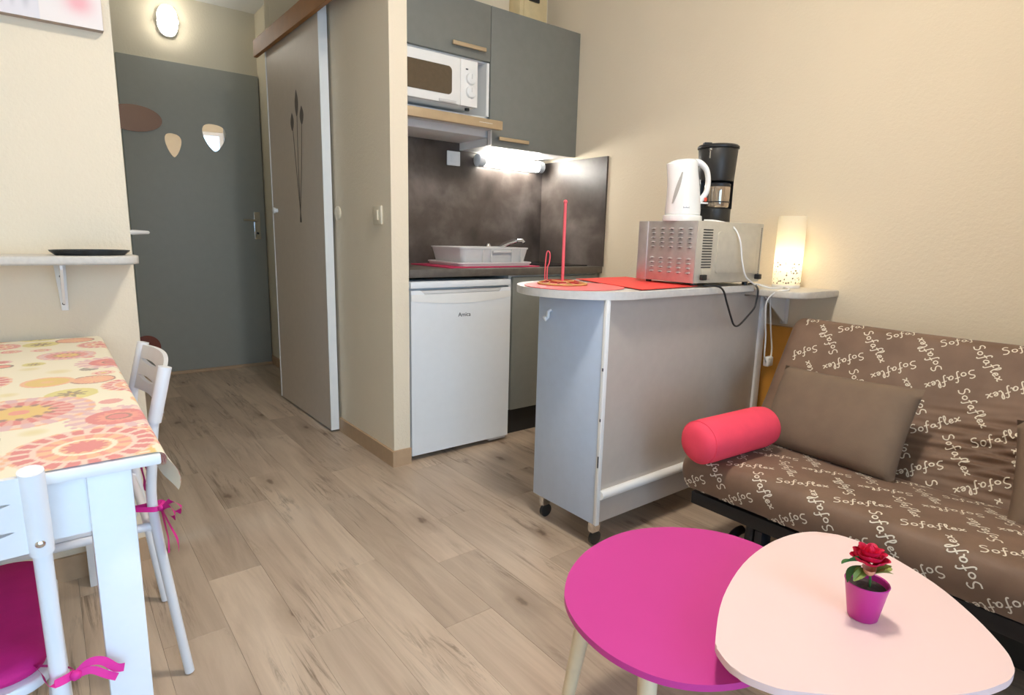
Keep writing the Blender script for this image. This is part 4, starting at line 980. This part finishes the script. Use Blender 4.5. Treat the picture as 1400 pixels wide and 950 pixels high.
def disc_color(kind, f, th, seed):
    w1 = math.sin(th * 12 + seed); w2 = math.sin(th * 20 + seed * 2)
    ro, pe, sal, ye, wine, blush, lil = rgb(222, 66, 92), rgb(246, 176, 128), rgb(238, 120, 110), rgb(232, 186, 62), rgb(150, 50, 60), rgb(246, 208, 196), rgb(226, 172, 186)
    if kind in 'AD':
        if f > 0.93: return pe if w2 > 0 else blush
        if f > 0.70: return ro if w2 > -0.5 else blush
        if f > 0.62: return blush
        if f > 0.42: return pe if w1 > -0.3 else sal
        if f > 0.34: return CR
        return ro if f < 0.28 + 0.04 * w1 else pe
    if kind == 'B':
        if f > 0.92: return pe if w2 > 0 else lil
        if f > 0.72: return lil if w2 < 0.3 else blush
        if f > 0.46 + 0.05 * w1: return ro if w2 > 0 else lerp3(ro, blush, 0.5)
        if f > 0.36: return wine if w1 > 0.2 else ye
        return ye if f > 0.14 else sal
    if kind == 'C':
        if f > 0.9: return lil if w2 > 0 else CR
        if f > 0.62: return blush if w1 > 0 else lil
        if f > 0.40 + 0.06 * w1: return ro
        if f > 0.26: return sal
        return wine if f > 0.2 else ro
    if kind == 'E': return pe if (f > 0.85 and w2 > 0) else (ro if 0.5 < f < 0.7 else (blush if f > 0.3 else ye))
    if kind == 'F': return pe if f > 0.8 else (ye if f > 0.25 else lerp3(ye, pe, 0.6))
    if kind == 'G': return wine if f > 0.9 else (pe if w2 > -0.6 or f < 0.4 else sal)
    if kind == 'G2': return ye if f > 0.86 else (pe if w2 > -0.4 else CR)
    if kind == 'H':
        if f < 0.45 + 0.18 * math.sin(th * 8): return rgb(128, 92, 46) if f > 0.12 else ye
        return rgb(222, 208, 104)
    if kind == 'P': return lerp3(ro, blush, 0.35)
    if kind == 'K': return rgb(150, 132, 120) if w2 > -0.2 else rgb(110, 92, 88)
    if kind == 'K2': return rgb(110, 70, 60) if f > 0.75 else sal
    return lerp3(CR, rgb(226, 206, 110), 0.6 * (1 - f * f))
# bucket the discs for a quick lookup
CELL = 0.06; bk_ = {}
for di, d in enumerate(discs):
    for ix in range(int((d[0] - d[2] + 2) / CELL), int((d[0] + d[2] + 2) / CELL) + 1):
        for iy in range(int((d[1] - d[2] + 2) / CELL), int((d[1] + d[2] + 2) / CELL) + 1): bk_.setdefault((ix, iy), []).append(di)
def cloth_color(x, y):
    for di in bk_.get((int((x + 2) / CELL), int((y + 2) / CELL)), ()):
        d = discs[di]; r = math.hypot(x - d[0], y - d[1])
        if r < d[2] * (1 + 0.015 * math.sin(40 * x)): return lerp3(disc_color(d[3], r / d[2], math.atan2(y - d[1], x - d[0]), di), CR, 0.28)
    return CR
def cloth_point(u, y):
    # u: distance across the cloth from its left side, bending over the right-hand edge
    z0 = TZ + 0.0018; xe = TX1 - 0.004; R0 = 0.012; x = TX0 + 0.002 + u
    near = max(0.0, 1 - (y - TY0) / 0.16)            # the front corner curls outward
    wob = 0.003 * math.sin(y * 17) + 0.002 * math.sin(y * 41)
    if x <= xe: return Vector((x, y, z0 + 0.0006 * (1 + math.sin(x * 31) * math.sin(y * 23))))
    s_ = x - xe; q_ = R0 * PI / 2
    if s_ < q_:
        a = s_ / R0; return Vector((xe + R0 * math.sin(a), y, z0 - R0 * (1 - math.cos(a))))
    h = s_ - q_; out_ = (0.016 * near * math.sin(min(1, h / 0.065) * 2.6)) + wob * h * 10
    return Vector((xe + R0 + out_, y + 0.012 * near * h / 0.06, z0 - R0 - h * 0.97))
ny, nu = 420, 270; ULEN = TX1 - TX0 + 0.07
q = MB(); cv = []; rows = []
lay = q.b.verts.layers.float_color.new('print')
for j in range(ny + 1):
    y = TY0 + 0.004 + (TY1 - TY0 - 0.006) * j / ny; r_ = []
    for i in range(nu + 1):
        u = 0.20 * (i / 40) if i < 40 else 0.20 + (ULEN - 0.20) * (i - 40) / (nu - 40)
        v = q.b.verts.new(cloth_point(u, y)); x = TX0 + u; v[lay] = (*cloth_color(x, y), 1); r_.append(v)
    rows.append(r_)
for j in range(ny):
    for i in range(nu): q.b.faces.new((rows[j][i], rows[j][i + 1], rows[j + 1][i + 1], rows[j + 1][i]))
o_ = q.build('tablecloth', 'cloth', ang=80); tag(o_, 'cream tablecloth printed with pink and yellow mandalas on dining table', 'tablecloth')

# ================================================================== CHAIRS
def back_panel():
    q = MB(); ns = 60; th = 0.0045
    def surf(s_, z, side):
        x = -0.172 + 0.344 * s_; bow = -0.020 * math.sin(PI * s_)
        y = -0.217 - (z - 0.64) * 0.25 + bow
        return Vector((x, y + side * th, z))
    slots = [(0.10, 0.44, 0.717), (0.56, 0.95, 0.717), (0.10, 0.44, 0.676), (0.56, 0.95, 0.676)]
    lines = []
    for i in range(ns + 1):
        s_ = i / ns; zt = 0.749 + 0.006 * math.sin(PI * s_); zb = 0.637 + 0.008 * math.sin(PI * s_)
        bl = [zb]
        for zc in (0.676, 0.717):
            h = 0.0
            for (a, b, z) in slots:
                if z == zc and a <= s_ <= b: h = 0.0060 * math.sin(PI * (s_ - a) / (b - a)) ** 0.7
            sl = 0.012 * math.sin(2 * PI * s_)
            bl += [zc - h + sl * 0.3, zc + h + sl * 0.3]
        bl.append(zt); lines.append(bl)
    cache = {}
    def vert(i, k, side):
        key = (i, round(lines[i][k], 6), side)
        if key not in cache: cache[key] = q.b.verts.new(surf(i / ns, lines[i][k], side))
        return cache[key]
    def face(*v):
        v = [a for n_, a in enumerate(v) if a not in v[:n_]]
        if len(v) >= 3:
            try: q.b.faces.new(v)
            except ValueError: pass
    for i in range(ns):
        for (k0, k1) in ((0, 1), (2, 3), (4, 5)):
            for side in (-1, 1): face(vert(i, k0, side), vert(i + 1, k0, side), vert(i + 1, k1, side), vert(i, k1, side))
            for k in (k0, k1):
                inner = k in (1, 2, 3, 4)
                if inner:
                    pair = {1: 2, 2: 1, 3: 4, 4: 3}[k]
                    if abs(lines[i][k] - lines[i][pair]) < 1e-6 and abs(lines[i + 1][k] - lines[i + 1][pair]) < 1e-6: continue
                face(vert(i, k, -1), vert(i + 1, k, -1), vert(i + 1, k, 1), vert(i, k, 1))
    for i in (0, ns):
        for (k0, k1) in ((0, 1), (2, 3), (4, 5)): face(vert(i, k0, -1), vert(i, k1, -1), vert(i, k1, 1), vert(i, k0, 1))
    return q.mesh('back_panel', 'white_paint', ang=35)
def rear_leg(x):
    P = crom([(x, -0.242, 0.004), (x, -0.220, 0.2), (x, -0.198, 0.43), (x, -0.204, 0.54), (x, -0.216, 0.64), (x, -0.243, 0.748)], 6)
    return MB().tube(P, 0.0106, 14)
MESH = {}
MESH['back_panel'] = back_panel()
MESH['rear'] = [rear_leg(-0.177).mesh('rear_leg', 'white_metal'), rear_leg(0.177).mesh('rear_leg', 'white_metal')]
MESH['front'] = [MB().tube(crom([(x, 0.165, 0.396), (x, 0.185, 0.368), (x * 1.03, 0.205, 0.004)], 5), 0.0106, 14).mesh('front_leg', 'white_metal') for x in (-0.165, 0.165)]
def sleeve(x):
    P = [(x, -0.2155, 0.634), (x, -0.2445, 0.754)]; return MB().tube(P, 0.0138, 16).mesh('sleeve', 'white_paint')
MESH['sleeve'] = [sleeve(-0.177), sleeve(0.177)]
MESH['seat'] = MB().prism(rrect(-0.172, 0.172, -0.172, 0.205, 0.05), 0.405, 0.421, 0.005, 3).mesh('seat', 'white_paint')
MESH['rail'] = [MB().tube([(x, -0.199, 0.393), (x * 0.98, 0.168, 0.395)], 0.0098, 12).mesh('side_rail', 'white_metal') for x in (-0.172, 0.172)]
MESH['cross'] = MB().tube([(-0.177, -0.19, 0.391), (0.177, -0.19, 0.391)], 0.0098, 12).mesh('cross_rail', 'white_metal')
MESH['screw'] = MB().sphere((0, 0, 0), 0.006, 2, (1, 0.5, 1)).mesh('screw', 'chrome')
def chair(label, x, y, rz):
    t = thing('dining_chair', label, 'chair', (x, y, 0), rz, 'white dining chairs')
    linkmesh('seat', MESH['seat'], t); bp = linkmesh('back_panel', MESH['back_panel'], t)
    for k in (0, 1):
        r_ = linkmesh('rear_leg', MESH['rear'][k], t); linkmesh('front_leg', MESH['front'][k], t); linkmesh('side_rail', MESH['rail'][k], t)
        linkmesh('sleeve', MESH['sleeve'][k], bp)
        linkmesh('screw', MESH['screw'], bp, ((-0.177, 0.177)[k], -0.2205 - 0.0125, 0.652))
    linkmesh('cross_rail', MESH['cross'], t)
    return t
chA = chair('white dining chair at the long side of the table, facing the table', -0.059, 1.634, PI / 2)
chB = chair('white dining chair cut off by the left edge at the near table end', -0.215, 1.145, 0.0)
def cushion(label, ch, tie_r, tie_l):
    t = thing('seat_cushion', label, 'cushion', (ch.location.x, ch.location.y, 0.4215), ch.rotation_euler.z, 'fuchsia seat cushions')
    q = MB(); rows = []; n = 40
    base_ = rrect(-0.165, 0.165, -0.168, 0.19, 0.045, 9)
    for sc, z in ((0.93, 0.0), (0.985, 0.006), (1.0, 0.014), (0.985, 0.022), (0.93, 0.028), (0.6, 0.031), (0.1, 0.031)):
        rows.append([Vector((x * sc, 0.011 + (y - 0.011) * sc, z)) for x, y in base_])
    V = q.grid(rows, False, True); q.cap(V[0][::-1]); q.cap(V[-1]); q.build('pad', 'cush', t, ang=60)
    rnd = random.Random(4)
    for sx, det in ((1, tie_r), (-1, tie_l)):
        q = MB(); c0 = Vector((sx * 0.177, -0.200, 0.018))
        P = crom([(sx * 0.150, -0.155, 0.014), (sx * 0.158, -0.180, 0.016), (sx * 0.165, -0.2165, 0.02), c0 + Vector((sx * 0.006, -0.016, 0.002)), c0 + Vector((sx * 0.017, -0.003, 0)), c0 + Vector((sx * 0.008, 0.015, 0.0)), (sx * 0.150, -0.150, 0.014)], 5)
        ribbon3(q, P, 0.011, Vector((0, 0, 1)) * 0.001 + Vector((sx, -0.3, 0.4)).normalized())
        kn = c0 + Vector((sx * 0.018, -0.012, 0.0)); q.sphere(kn, 0.008, 1)
        def loop(pts, w_): ribbon3(q, crom([kn + Vector((sx * a, b, c)) for a, b, c in pts], 6), w_, Vector((sx * 0.3, -0.9, 0.25)).normalized(), 0.0)
        if det == 'bow':
            loop([(0, 0, 0), (0.022, -0.012, 0.012), (0.042, -0.02, 0.0), (0.030, -0.018, -0.016), (0, 0, 0)], 0.012)
            loop([(0, 0, 0), (0.014, -0.016, 0.018), (0.030, -0.034, 0.008), (0.022, -0.03, -0.008), (0, 0, 0)], 0.012)
            loop([(0, 0, 0), (0.008, -0.004, -0.04), (0.002, -0.008, -0.075), (0.010, -0.006, -0.105)], 0.014)
            loop([(0, 0, 0), (0.030, -0.010, -0.03), (0.046, -0.02, -0.06), (0.040, -0.022, -0.09)], 0.015)
        else:
            loop([(0, 0, 0), (0.016, 0.004, 0.010), (0.032, 0.006, 0.004), (0.046, 0.004, -0.012), (0.056, 0.004, -0.016)], 0.011)
            loop([(0, 0, 0), (0.018, 0.0, 0.0), (0.034, -0.004, -0.012), (0.046, -0.004, -0.022)], 0.010)
        q.build('tie_ribbon', 'ribbon', t, ang=80)
    return t
cushion('fuchsia seat cushion tied with a ribbon bow to the chair at the long table side', chA, 'bow', 'bow')
cushion('fuchsia seat cushion with ribbon tie on the near chair at the left edge', chB, 'knot', 'knot')

# ================================================================== LEFT WALL
t = thing('wall_shelf', 'pale stone laminate shelf on the left wall above the table', 'shelf', (-0.4, 2.10, 0.95))
MB().prism([(-0.5, -0.0005), (-0.5, -0.165)] + arc(0.57, -0.125, 0.04, -PI / 2, 0, 6) + [(0.61, -0.0005)], 0, 0.023, 0.007, 3).build('board', 'shelfgrey', t)
bk2 = MB().prism([(0.418, -0.001), (0.446, -0.001), (0.442, -0.135), (0.426, -0.135)][::-1], 0, 0.012, 0.002).xf(RXm).build('bracket', 'white', t)
MB().prism([(-0.011, -0.12), (-0.011, -0.001), (-0.15, -0.001), (-0.15, -0.012)], -0.003, 0.003).xf(Matrix.Translation((0.433, 0, 0)) @ Matrix.Rotation(PI / 2, 4, 'Z') @ RXm).build('bracket_web', 'white', bk2, smooth=False)
for z in (-0.038, -0.115): MB().sphere((0.432, -0.0125, z), 0.0045, 1).build('screw', 'inklogo', bk2)
q = MB(); rows = []
for sc, z in ((0.86, 0.0), (1.0, 0.010), (1.02, 0.014), (0.97, 0.014), (0.84, 0.004)):
    rows.append([Vector((0.09 * sc * math.cos(2 * PI * k / 44) * (1 + 0.012 * math.sin(k * 3.1)), 0.058 * sc * math.sin(2 * PI * k / 44) * (1 + 0.012 * math.sin(k * 3.1)), z)) for k in range(44)])
V = q.grid(rows, False, True); q.cap(V[0][::-1]); q.cap(V[-1])
tag(q.build('oval_tray', 'traydark', None, (0.102, 2.01, 0.9733)), 'dark oval dish with ragged rim on the left wall shelf', 'dish')
# canvas picture
t = thing('wall_canvas', 'white and pink printed canvas at the top left corner', 'picture', (-0.35, 2.0995, 1.575))
MB().box(0, 0.537, -0.026, -0.0005, 0, 0.62).build('stretcher', 'canvas_side', t, smooth=False)
q = MB(); lay = q.b.verts.layers.float_color.new('print'); rows = []
for i in range(161):
    r_ = []
    for j in range(121):
        x, z = 0.536 * i / 160 + 0.0005, 0.619 * j / 120 + 0.0005; v = q.b.verts.new((x, -0.0268, z))
        c = rgb(240, 230, 226)
        edge = 0.400 - 0.02 * z
        if x < edge:
            f_ = 0.5 + 0.5 * math.sin((x - 0.30) * 260 * (1 - 0.3 * z) + 2 * math.sin(x * 40)); d_ = min(1, max(0, (z - 0.015) / 0.04))
            c = lerp3(rgb(226, 220, 224), rgb(150, 142, 148), 0.6 * d_ * f_ ** 2)
        else:
            g = math.exp(-(((x - 0.486) / 0.03) ** 2 + ((z - 0.06) / 0.028) ** 2))
            c = lerp3(c, rgb(240, 176, 182), min(1, g * 1.1)); s_ = math.sin(x * 900 + z * 200) * math.sin(z * 700)
            if s_ > 0.86 and 0.44 < x < 0.53 and z > 0.055: c = rgb(160, 110, 110)
        v[lay] = (*c, 1); r_.append(v)
    rows.append(r_)
for i in range(160):
    for j in range(120): q.b.faces.new((rows[i][j], rows[i + 1][j], rows[i + 1][j + 1], rows[i][j + 1]))
q.build('print', 'canvas', t, smooth=False)
